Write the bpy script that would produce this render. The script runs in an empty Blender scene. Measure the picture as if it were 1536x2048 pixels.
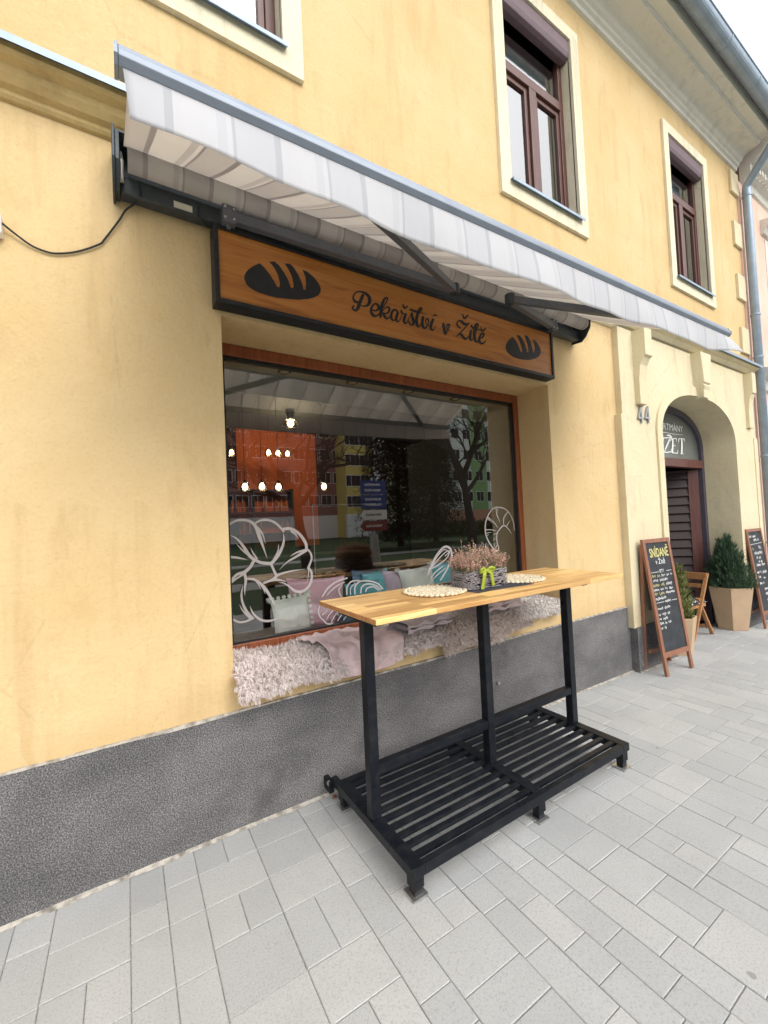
import bpy, bmesh, math, random
from mathutils import Vector, Matrix, noise
R_ = math.radians
random.seed(7)
S = bpy.context.scene
COL = S.collection

# ---------------------------------------------------------------- camera
CAM = Vector((0.0, -2.332, 1.562))
yaw, pitch, roll = R_(31.944), R_(1.616), R_(-2.658)
FPX = 830.7
fw = Vector((math.sin(yaw)*math.cos(pitch), math.cos(yaw)*math.cos(pitch), math.sin(pitch)))
r0 = Vector((math.cos(yaw), -math.sin(yaw), 0)); u0 = r0.cross(fw)
rt = r0*math.cos(roll) + u0*math.sin(roll); up = u0*math.cos(roll) - r0*math.sin(roll)
cam = bpy.data.cameras.new("camera"); co = bpy.data.objects.new("camera", cam); COL.objects.link(co)
co.matrix_world = Matrix(((rt.x, up.x, -fw.x, CAM.x), (rt.y, up.y, -fw.y, CAM.y), (rt.z, up.z, -fw.z, CAM.z), (0, 0, 0, 1)))
cam.sensor_fit = 'HORIZONTAL'; cam.sensor_width = 36; cam.lens = FPX/1536*36
cam.clip_start = 0.05; cam.clip_end = 500
S.camera = co

def W(px, py, ax, v):
    "the point of the photographed scene on the plane axis=v"
    d = fw + rt*((px-768)/FPX) - up*((py-1024)/FPX)
    return CAM + d*((v-CAM[ax])/d[ax])

# ---------------------------------------------------------------- world, sun, exposure
SUN_EL, SUN_AZ = R_(38), R_(168)      # azimuth of the sun, clockwise from +y
w = bpy.data.worlds.new("World"); S.world = w; w.use_nodes = True
nt = w.node_tree; bg = nt.nodes["Background"]
sky = nt.nodes.new("ShaderNodeTexSky"); sky.sky_type = 'NISHITA'; sky.sun_disc = False
sky.sun_elevation = SUN_EL; sky.sun_rotation = SUN_AZ
sky.air_density = 1.0; sky.dust_density = 10.0; sky.ozone_density = 1.0
hs = nt.nodes.new("ShaderNodeHueSaturation"); hs.inputs['Saturation'].default_value = 0.30
nt.links.new(sky.outputs[0], hs.inputs['Color']); mxw = nt.nodes.new("ShaderNodeMix"); mxw.data_type = 'RGBA'; mxw.inputs[0].default_value = 0.62      # even cloud cover over the clear-sky model
mxw.inputs[7].default_value = (6.3, 6.5, 6.8, 1); nt.links.new(hs.outputs[0], mxw.inputs[6]); nt.links.new(mxw.outputs[2], bg.inputs[0])
bg.inputs[1].default_value = 0.15
sl = bpy.data.lights.new("sun", 'SUN'); sl.energy = 0.5; sl.angle = R_(60); sl.color = (1, 0.97, 0.94)
so = bpy.data.objects.new("sun", sl); COL.objects.link(so)
sd = Vector((math.sin(SUN_AZ)*math.cos(SUN_EL), math.cos(SUN_AZ)*math.cos(SUN_EL), math.sin(SUN_EL)))
so.rotation_euler = (-sd).to_track_quat('-Z', 'Y').to_euler(); so.location = (0, -10, 20)
S.view_settings.view_transform = 'Standard'; S.view_settings.look = 'None'
S.view_settings.exposure = 0.92; S.view_settings.gamma = 1.0
S.render.engine = 'CYCLES'
S.cycles.max_bounces = 8; S.cycles.transparent_max_bounces = 12
S.cycles.caustics_reflective = False; S.cycles.caustics_refractive = False
S.cycles.sample_clamp_indirect = 6.0

# ---------------------------------------------------------------- materials
def lin(c):
    return tuple((x/12.92 if x <= 0.04045 else ((x+0.055)/1.055)**2.4) for x in [v/255 for v in c])
class Mt:
    def __init__(s, name, col=(0.5, 0.5, 0.5), rough=0.7, metal=0.0, spec=0.4):
        s.m = bpy.data.materials.new(name); s.m.use_nodes = True
        s.t = s.m.node_tree; s.n = s.t.nodes; s.l = s.t.links
        s.b = s.n["Principled BSDF"]
        s.b.inputs['Base Color'].default_value = (*col, 1); s.b.inputs['Roughness'].default_value = rough
        s.b.inputs['Metallic'].default_value = metal; s.b.inputs['Specular IOR Level'].default_value = spec
        s.col = None; s.h = None
        s.tc = s.n.new("ShaderNodeTexCoord")
    def coord(s, scale=(1, 1, 1), kind='Object'):
        mp = s.n.new("ShaderNodeMapping"); mp.inputs['Scale'].default_value = scale
        s.l.new(s.tc.outputs[kind], mp.inputs[0]); return mp.outputs[0]
    def noise(s, scale, detail=4, rough=0.55, stretch=(1, 1, 1), dist=0.0):
        n = s.n.new("ShaderNodeTexNoise"); n.inputs['Scale'].default_value = scale
        n.inputs['Detail'].default_value = detail; n.inputs['Roughness'].default_value = rough
        n.inputs['Distortion'].default_value = dist
        s.l.new(s.coord(stretch), n.inputs['Vector']); return n.outputs[0]
    def vor(s, scale, stretch=(1, 1, 1), feature='F1'):
        n = s.n.new("ShaderNodeTexVoronoi"); n.inputs['Scale'].default_value = scale; n.feature = feature
        s.l.new(s.coord(stretch), n.inputs['Vector']); return n.outputs['Distance']
    def ramp(s, fac, stops):
        r = s.n.new("ShaderNodeValToRGB"); e = r.color_ramp.elements
        while len(e) < len(stops): e.new(0.5)
        for k, (p, c) in enumerate(stops):
            e[k].position = p; e[k].color = (*c, 1) if len(c) == 3 else c
        s.l.new(fac, r.inputs[0]); return r.outputs[0]
    def mix(s, fac, a, b, mode='MIX'):
        m = s.n.new("ShaderNodeMix"); m.data_type = 'RGBA'; m.blend_type = mode; m.clamp_factor = True
        for v, i in ((fac, 0), (a, 6), (b, 7)):
            if isinstance(v, (int, float)): m.inputs[i].default_value = v
            elif isinstance(v, tuple): m.inputs[i].default_value = (*v, 1)
            else: s.l.new(v, m.inputs[i])
        return m.outputs[2]
    def base(s, c): s.l.new(c, s.b.inputs['Base Color']); s.col = c; return s
    def island(s):
        g = s.n.new("ShaderNodeNewGeometry"); return g.outputs['Random Per Island']
    def bump(s, h, strength=0.3, dist=0.01):
        b = s.n.new("ShaderNodeBump"); b.inputs['Strength'].default_value = strength; b.inputs['Distance'].default_value = dist
        s.l.new(h, b.inputs['Height'])
        if s.h: s.l.new(s.h, b.inputs['Normal'])
        s.h = b.outputs[0]; s.l.new(s.h, s.b.inputs['Normal']); return s
    def math(s, op, a, b=0.0):
        m = s.n.new("ShaderNodeMath"); m.operation = op
        for i, v in ((0, a), (1, b)):
            if isinstance(v, (int, float)): m.inputs[i].default_value = v
            else: s.l.new(v, m.inputs[i])
        return m.outputs[0]
    def xyz(s, kind='Object'):
        n = s.n.new("ShaderNodeSeparateXYZ"); s.l.new(s.tc.outputs[kind], n.inputs[0]); return n.outputs

def plaster(name, c0, c1, dirt, str_=0.35):
    m = Mt(name, c0, 0.9, spec=0.2)
    c = m.mix(m.ramp(m.noise(1.1, 5, 0.6), [(0.35, (0, 0, 0)), (0.7, (1, 1, 1))]), c0, c1)
    c = m.mix(m.ramp(m.noise(3.2, 8, 0.7, (1, 1, 0.45), 0.4), [(0.56, (0, 0, 0)), (0.78, (0.75, 0.75, 0.75))]), c, dirt)
    c = m.mix(m.ramp(m.noise(60, 3, 0.6), [(0.3, (0.16, 0.16, 0.16)), (0.5, (0, 0, 0))]), c, tuple(x*0.55 for x in c0))
    zz = m.xyz()[2]
    stk = m.ramp(m.noise(7, 5, 0.65, (1, 1, 0.10)), [(0.50, (0, 0, 0)), (0.72, (0.55, 0.55, 0.55))])
    band = m.math('MULTIPLY', stk, m.math('GREATER_THAN', m.noise(0.7, 3), 0.47))
    c = m.mix(band, c, dirt)
    low = m.ramp(m.math('ADD', zz, m.math('MULTIPLY', m.noise(3.5, 5), -0.35)), [(0.42, (0.35, 0.35, 0.35)), (0.62, (0, 0, 0))])
    c = m.mix(low, c, dirt)
    # hairline cracks, few and faint
    v = m.vor(1.3, (1, 1, 0.7), 'DISTANCE_TO_EDGE')
    nz = m.noise(14, 6, 0.7)
    ck = m.math('MULTIPLY', m.math('LESS_THAN', m.math('ADD', v, m.math('MULTIPLY', nz, 0.06)), 0.0335), m.math('GREATER_THAN', m.noise(0.9, 2), 0.52))
    c = m.mix(m.math('MULTIPLY', ck, 0.16), c, tuple(x*0.5 for x in c0))
    m.base(c)
    m.bump(m.noise(7, 5, 0.65), 0.40, 0.02); m.bump(m.noise(28, 4, 0.65), 0.22, 0.008)
    m.bump(m.noise(120, 5, 0.7), str_, 0.004)
    return m.m
YEL = plaster("yellow_plaster", (0.64, 0.462, 0.228), (0.70, 0.535, 0.30), (0.50, 0.335, 0.16))
CRM = plaster("cream_plaster", (0.68, 0.59, 0.39), (0.72, 0.64, 0.45), (0.50, 0.42, 0.28), 0.25)
TRIM = plaster("pale_trim_plaster", (0.74, 0.67, 0.49), (0.78, 0.72, 0.56), (0.45, 0.40, 0.30), 0.2)
EAVE = plaster("weathered_eave_plaster", (0.68, 0.665, 0.60), (0.73, 0.715, 0.66), (0.46, 0.44, 0.42), 0.3)
OCHRE = plaster("ochre_toned_moulding", (0.56, 0.40, 0.17), (0.62, 0.47, 0.23), (0.36, 0.25, 0.11), 0.3)
PINK = plaster("salmon_plaster", (0.78, 0.50, 0.40), (0.82, 0.60, 0.50), (0.6, 0.42, 0.35))
WHT_P = plaster("inner_plaster", (0.74, 0.72, 0.60), (0.78, 0.76, 0.64), (0.65, 0.63, 0.5), 0.1)

m = Mt("grey_roughcast", (0.13, 0.13, 0.135), 0.92, spec=0.2)
sp = m.noise(170, 3, 0.75)
c = m.ramp(sp, [(0.36, (0.055, 0.054, 0.056)), (0.5, (0.155, 0.152, 0.153)), (0.64, (0.36, 0.352, 0.348))])
big = m.ramp(m.noise(1.7, 5, 0.6, (1, 1, 1.6)), [(0.36, (0.68, 0.68, 0.70)), (0.64, (1.12, 1.10, 1.08))])
c = m.mix(1.0, c, big, 'MULTIPLY')
spot = m.ramp(m.noise(2.6, 4, 0.6), [(0.58, (0, 0, 0)), (0.72, (0.5, 0.5, 0.5))])
c = m.mix(spot, c, (0.045, 0.043, 0.045))
m.base(c); m.bump(m.noise(110, 5, 0.75), 0.6, 0.010); m.bump(m.vor(140), 0.5, 0.006)
ROUGH = m.m

m = Mt("cement_edge", (0.42, 0.39, 0.34), 0.95, spec=0.1)
m.base(m.ramp(m.noise(25, 5), [(0.35, (0.22, 0.20, 0.17)), (0.6, (0.52, 0.48, 0.42))])); m.bump(m.noise(60, 4), 0.6, 0.006)
CEMENT = m.m

m = Mt("concrete_paver", (0.46, 0.46, 0.44), 0.88, spec=0.25)
isl = m.island()
c = m.ramp(isl, [(0.0, (0.385, 0.395, 0.39)), (0.5, (0.42, 0.427, 0.42)), (1.0, (0.455, 0.457, 0.445))])
c = m.mix(m.ramp(m.noise(130, 4, 0.7), [(0.35, (0.55, 0.55, 0.55)), (0.5, (0, 0, 0))]), c, (0.26, 0.262, 0.26))
c = m.mix(m.ramp(m.noise(210, 2, 0.6), [(0.66, (0, 0, 0)), (0.72, (0.7, 0.7, 0.7))]), c, (0.62, 0.62, 0.61))
c = m.mix(m.ramp(m.noise(1.3, 5, 0.6), [(0.45, (0, 0, 0)), (0.75, (0.45, 0.45, 0.45))]), c, (0.30, 0.30, 0.295))
gum = m.math('LESS_THAN', m.math('ADD', m.vor(2.7), m.math('MULTIPLY', m.noise(40, 2), 0.05)), 0.056)
c = m.mix(m.math('MULTIPLY', gum, 0.55), c, (0.16, 0.16, 0.155))
m.base(c); m.bump(m.noise(150, 4, 0.7), 0.35, 0.003)
PAVER = m.m

m = Mt("joint_sand", (0.20, 0.19, 0.17), 1.0, spec=0.05)
m.base(m.ramp(m.noise(40, 5), [(0.3, (0.17, 0.165, 0.15)), (0.7, (0.50, 0.48, 0.44))])); SAND = m.m
m = Mt("lawn_grass", (0.05, 0.10, 0.025), 0.95); m.base(m.ramp(m.noise(3, 8, 0.7), [(0.3, (0.022, 0.045, 0.014)), (0.7, (0.05, 0.09, 0.022))])); m.bump(m.noise(40, 5), 0.6, 0.03); GRASS = m.m
m = Mt("gravel_path", (0.35, 0.34, 0.31), 0.95); m.base(m.ramp(m.noise(12, 6), [(0.3, (0.28, 0.27, 0.25)), (0.7, (0.42, 0.41, 0.38))])); PATH = m.m

def wood(name, dark, mid, light, strips=None, axis='x', rough=0.45, scale=1.0, spec=0.4):
    m = Mt(name, mid, rough, spec=spec)
    st = {'x': (1, 14, 14), 'z': (14, 14, 1), 'y': (14, 1, 14)}[axis]
    c = m.ramp(m.noise(2.6*scale, 6, 0.6, st, 0.8), [(0.28, dark), (0.48, mid), (0.72, light)])
    if strips:
        br = m.n.new("ShaderNodeTexBrick"); m.l.new(m.coord((1, 1, 1)), br.inputs['Vector'])
        br.inputs['Scale'].default_value = 1.0; br.inputs['Brick Width'].default_value = 0.62; br.inputs['Row Height'].default_value = strips
        br.inputs['Mortar Size'].default_value = 0.0008; br.offset = 0.37; br.offset_frequency = 2; br.squash = 1.0
        br.inputs['Color1'].default_value = (0.62, 0.50, 0.40, 1); br.inputs['Color2'].default_value = (1.25, 1.2, 1.12, 1); br.inputs['Mortar'].default_value = (0.45, 0.35, 0.25, 1)
        c = m.mix(0.9, c, br.outputs[0], 'MULTIPLY')
    kn = m.ramp(m.noise(1.6*scale, 3, 0.5, (1.5, 5, 5) if axis == 'x' else (5, 5, 1.5), 1.5), [(0.70, (0, 0, 0)), (0.78, (0.8, 0.8, 0.8))])
    c = m.mix(kn, c, tuple(x*0.55 for x in dark))
    m.base(c); m.bump(m.noise(5*scale, 5, 0.6, st), 0.12, 0.003)
    return m.m
TABLEW = wood("oiled_acacia_strips", (0.56, 0.32, 0.11), (0.80, 0.54, 0.23), (0.90, 0.66, 0.33), 0.052, 'x', 0.38)
SIGNW = wood("varnished_sign_board", (0.50, 0.20, 0.05), (0.82, 0.375, 0.09), (0.92, 0.50, 0.15), 0.088, 'x', 0.42, 0.8)
FRAMEW = wood("red_brown_window_wood", (0.16, 0.042, 0.018), (0.24, 0.07, 0.028), (0.33, 0.11, 0.045), None, 'z', 0.4, 1.5)
SILLW = wood("orange_sill_wood", (0.35, 0.13, 0.04), (0.50, 0.20, 0.06), (0.60, 0.28, 0.1), None, 'x', 0.5)
BOARDW = wood("red_brown_easel_wood", (0.17, 0.075, 0.048), (0.26, 0.115, 0.07), (0.34, 0.17, 0.105), None, 'z', 0.55, 2.0)
CHAIRW = wood("golden_beech", (0.30, 0.13, 0.05), (0.42, 0.20, 0.08), (0.52, 0.28, 0.12), None, 'z', 0.5, 2.0)
DOORW = wood("dark_stained_door_wood", (0.014, 0.008, 0.007), (0.030, 0.015, 0.013), (0.05, 0.026, 0.021), None, 'x', 0.45, 1.5)
DOORR = wood("dark_red_door_wood", (0.07, 0.026, 0.022), (0.115, 0.042, 0.035), (0.15, 0.06, 0.048), None, 'z', 0.45, 1.5)
BROWN = wood("dark_brown_window_wood", (0.07, 0.027, 0.022), (0.11, 0.045, 0.036), (0.15, 0.065, 0.05), None, 'z', 0.4, 1.5)

def flat(name, col, rough=0.6, metal=0.0, var=0.08, sc=20, bump=0.0, spec=0.4):
    m = Mt(name, col, rough, metal, spec)
    m.base(m.ramp(m.noise(sc, 4), [(0.3, tuple(x*(1-var) for x in col)), (0.7, tuple(min(1, x*(1+var)) for x in col))]))
    if bump: m.bump(m.noise(sc*4, 4), bump, 0.004)
    return m.m
m = Mt("black_painted_steel", (0.006, 0.008, 0.012), 0.42, spec=0.22)
m.base(m.ramp(m.noise(18, 6, 0.7), [(0.45, (0.006, 0.008, 0.012)), (0.78, (0.022, 0.023, 0.026))])); m.bump(m.noise(55, 4), 0.12, 0.003)
m.l.new(m.ramp(m.noise(9, 5), [(0.3, (0.25,)*3), (0.7, (0.5,)*3)]), m.b.inputs['Roughness'])
STEEL = m.m
BLACK = flat("black_sign_paint", (0.010, 0.012, 0.014), 0.5, var=0.3)
ANTH = flat("anthracite_aluminium", (0.045, 0.055, 0.06), 0.42, 0.3, 0.15)
SILV = flat("silver_aluminium", (0.25, 0.285, 0.34), 0.5, 0.35, 0.08, 8)
ZINC = flat("zinc_sheet", (0.30, 0.37, 0.45), 0.5, 0.4, 0.12, 6)
ARMG = flat("grey_arm_aluminium", (0.115, 0.125, 0.14), 0.45, 0.3, 0.1)
BOLT = flat("galvanised_bolt", (0.6, 0.6, 0.58), 0.3, 0.9)
PLAST = flat("white_plastic", (0.75, 0.75, 0.74), 0.4)
CABLE = flat("black_cable", (0.012, 0.012, 0.012), 0.5)
STICK = flat("cream_label", (0.55, 0.53, 0.42), 0.5)
CHALKB = flat("chalkboard_slate", (0.032, 0.036, 0.042), 0.75, var=0.3, sc=9)
CHALKW = flat("white_chalk", (0.78, 0.78, 0.76), 0.95, var=0.15, sc=60)
CHALKY = flat("yellow_chalk", (0.62, 0.57, 0.24), 0.95, var=0.1, sc=60)
POT = flat("tan_planter_board", (0.52, 0.37, 0.235), 0.65, var=0.07, sc=5)
SOIL = flat("dark_soil", (0.03, 0.022, 0.015), 1.0)
BOXM = flat("black_box", (0.012, 0.013, 0.015), 0.6)
ROOF = flat("brown_roof_tiles", (0.20, 0.09, 0.06), 0.8)
SHUT = flat("mauve_brown_shutter_box", (0.145, 0.095, 0.115), 0.42, var=0.08)
REFL = flat("white_reflection_sheet", (0.72, 0.74, 0.78), 0.9, var=0.05)
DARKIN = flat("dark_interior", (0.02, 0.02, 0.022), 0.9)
PURPLE = flat("grey_violet_arch_frame", (0.085, 0.075, 0.10), 0.5)
NUMB = flat("grey_number_metal", (0.36, 0.37, 0.38), 0.4, 0.3)
GREENF = flat("green_frame_paint", (0.16, 0.19, 0.13), 0.6)
RUNNER = flat("charcoal_woven_runner", (0.05, 0.05, 0.06), 0.95, var=0.4, sc=120, bump=0.6)
RIB = flat("lime_green_ribbon", (0.33, 0.42, 0.04), 0.4, var=0.1)
TWIG = flat("grey_whitewashed_twigs", (0.30, 0.28, 0.29), 0.8, var=0.5, sc=90)
m = Mt("cotton_cord", (0.72, 0.64, 0.47), 0.95, spec=0.1); m.base(m.ramp(m.island(), [(0, (0.58, 0.49, 0.33)), (1, (0.82, 0.74, 0.57))])); m.bump(m.noise(150, 3), 0.7, 0.004); CORD = m.m

def fabric(name, c, var=0.08, sheen=0.3, bscale=400):
    m = Mt(name, c, 0.95, spec=0.15); m.b.inputs['Sheen Weight'].default_value = sheen
    m.base(m.ramp(m.noise(7, 5), [(0.3, tuple(x*(1-var) for x in c)), (0.7, tuple(min(1, x*(1+var)) for x in c))]))
    m.bump(m.noise(bscale, 2), 0.25, 0.001); return m.m
BLANK = fabric("dusty_pink_fleece", (0.62, 0.48, 0.48), 0.12)
BLANK2 = fabric("greyish_mauve_fleece", (0.58, 0.49, 0.51), 0.12)
P_WHITE = fabric("white_plush", (0.90, 0.90, 0.83), 0.06, 0.6)
P_PINK = fabric("pink_velvet", (0.78, 0.44, 0.54), 0.12, 0.6)
P_TEAL = fabric("teal_velvet", (0.12, 0.42, 0.50), 0.2, 0.6)
P_MAUVE = fabric("mauve_cotton", (0.55, 0.42, 0.54), 0.15)
P_NAVY = fabric("navy_patterned_cotton", (0.09, 0.19, 0.30), 0.3)
P_OLIVE = fabric("olive_cotton", (0.25, 0.25, 0.06), 0.15)
P_SPOT = Mt("black_and_white_seat_cloth", (0.05, 0.05, 0.06), 0.9)
P_SPOT.base(P_SPOT.ramp(P_SPOT.vor(38), [(0.28, (0.75, 0.75, 0.75)), (0.36, (0.02, 0.02, 0.025))])); P_SPOT = P_SPOT.m

def wool(name, a, b_):
    m = Mt(name, a, 0.95, spec=0.1); m.b.inputs['Sheen Weight'].default_value = 0.3
    m.base(m.mix(0.35, m.ramp(m.island(), [(0, a), (1, b_)]), m.ramp(m.noise(6, 4), [(0.35, a), (0.65, b_)])))
    return m.m
WOOL1 = wool("rosy_beige_wool", (0.62, 0.52, 0.49), (0.90, 0.82, 0.79))
WOOL2 = wool("brown_beige_wool", (0.50, 0.40, 0.355), (0.80, 0.70, 0.64))
WOOL3 = wool("cream_wool", (0.66, 0.60, 0.56), (0.92, 0.88, 0.85))
HIDE = flat("wool_hide", (0.42, 0.34, 0.31), 1.0, var=0.2, bump=0.5)

def leafm(name, a, b_, rough=0.7):
    m = Mt(name, a, rough, spec=0.25); m.base(m.ramp(m.island(), [(0, a), (1, b_)])); return m.m
HEATH = leafm("heather_bloom", (0.45, 0.17, 0.17), (0.85, 0.54, 0.46))
HEATHG = leafm("heather_green", (0.10, 0.14, 0.05), (0.36, 0.36, 0.20))
CYPR = leafm("cypress_green", (0.022, 0.055, 0.035), (0.09, 0.15, 0.075))
CYPY = leafm("yellowing_cypress", (0.10, 0.13, 0.035), (0.30, 0.30, 0.11))
SPRUCE = leafm("spruce_green", (0.012, 0.028, 0.016), (0.035, 0.06, 0.035))
BARK = flat("dark_bark", (0.05, 0.042, 0.035), 0.95, var=0.3, bump=0.6)
HEDGE = leafm("hedge_green", (0.02, 0.045, 0.015), (0.06, 0.1, 0.03))
DRYLEAF = flat("dry_leaf_brown", (0.28, 0.10, 0.04), 0.8)

def glassm(name, base_ref, tint=(1, 1, 1), f0=0.04):
    m = bpy.data.materials.new(name); m.use_nodes = True; t = m.node_tree; t.nodes.clear()
    o = t.nodes.new("ShaderNodeOutputMaterial"); mx = t.nodes.new("ShaderNodeMixShader")
    tr = t.nodes.new("ShaderNodeBsdfTransparent"); tr.inputs[0].default_value = (*tint, 1)
    gl = t.nodes.new("ShaderNodeBsdfGlossy"); gl.inputs['Roughness'].default_value = 0.0
    tc = t.nodes.new("ShaderNodeTexCoord"); nz = t.nodes.new("ShaderNodeTexNoise"); nz.inputs['Scale'].default_value = 0.8; nz.inputs['Detail'].default_value = 1
    bp = t.nodes.new("ShaderNodeBump"); bp.inputs['Strength'].default_value = 0.02; bp.inputs['Distance'].default_value = 0.02
    t.links.new(tc.outputs['Object'], nz.inputs['Vector']); t.links.new(nz.outputs[0], bp.inputs['Height']); t.links.new(bp.outputs[0], gl.inputs['Normal'])
    fr = t.nodes.new("ShaderNodeFresnel"); fr.inputs[0].default_value = 1.52
    ma = t.nodes.new("ShaderNodeMath"); ma.operation = 'MULTIPLY_ADD'; ma.inputs[1].default_value = 1.6; ma.inputs[2].default_value = base_ref
    t.links.new(fr.outputs[0], ma.inputs[0]); t.links.new(ma.outputs[0], mx.inputs[0])
    t.links.new(tr.outputs[0], mx.inputs[1]); t.links.new(gl.outputs[0], mx.inputs[2]); t.links.new(mx.outputs[0], o.inputs[0])
    return m
GLASS = glassm("shop_glass", 0.15, (0.96, 0.98, 0.97))
GLASS2 = glassm("upper_window_glass", 0.32, (0.8, 0.85, 0.9))
FANL = flat("grey_glass_film", (0.16, 0.175, 0.165), 0.22, var=0.05)
def emis(name, col, st):
    m = Mt(name, col, 0.5); m.b.inputs['Emission Color'].default_value = (*col, 1); m.b.inputs['Emission Strength'].default_value = st; return m.m
BULB = emis("warm_lit_bulb", (1.0, 0.72, 0.40), 7)
SPOTL = flat("unlit_spot_lens", (0.95, 0.94, 0.88), 0.3)
CLEAR = glassm("lamp_glass", 0.05, (0.9, 0.88, 0.82))
m = bpy.data.materials.new("frosted_decal_film"); m.use_nodes = True
m.node_tree.nodes["Principled BSDF"].inputs['Base Color'].default_value = (0.50, 0.47, 0.45, 1)
m.node_tree.nodes["Principled BSDF"].inputs['Roughness'].default_value = 0.6
m.node_tree.nodes["Principled BSDF"].inputs['Alpha'].default_value = 0.88
DECAL = m
m.node_tree.nodes["Principled BSDF"].inputs['Base Color'].default_value = (0.46, 0.42, 0.41, 1)

# striped awning cloth: stripes run from the wall to the street, drawn from object x
def awning_mat(name, a, b_, c_, through=0.55):
    m = Mt(name, a, 0.85, spec=0.15)
    x = m.xyz()[0]
    ph = m.math('FRACT', m.math('MULTIPLY', m.math('ADD', x, 10.04), 1/0.29))
    col = m.ramp(ph, [(0.0, c_), (0.07, a), (0.44, b_), (0.50, b_), (0.53, a), (0.58, c_), (0.61, b_), (0.96, b_)])
    col.node.color_ramp.interpolation = 'CONSTANT'
    m.base(m.mix(m.ramp(m.noise(5, 4), [(0.4, (0, 0, 0)), (0.8, (0.25, 0.25, 0.25))]), col, tuple(v*0.8 for v in a)))
    m.bump(m.noise(350, 2), 0.2, 0.001); m.bump(m.noise(6, 3, 0.5, (2.5, 1, 0.6)), 0.35, 0.02)
    tl = m.n.new("ShaderNodeBsdfTranslucent"); m.l.new(m.col, tl.inputs[0]); mx = m.n.new("ShaderNodeMixShader"); mx.inputs[0].default_value = through
    out = m.n["Material Output"]; m.l.new(m.b.outputs[0], mx.inputs[1]); m.l.new(tl.outputs[0], mx.inputs[2]); m.l.new(mx.outputs[0], out.inputs[0])
    return m.m
CLOTH = awning_mat("striped_awning_cloth", (0.76, 0.73, 0.69), (0.655, 0.625, 0.595), (0.47, 0.44, 0.43))
VALM = awning_mat("pale_valance_cloth", (0.66, 0.66, 0.68), (0.615, 0.62, 0.65), (0.52, 0.53, 0.56), 0.28)

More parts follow.
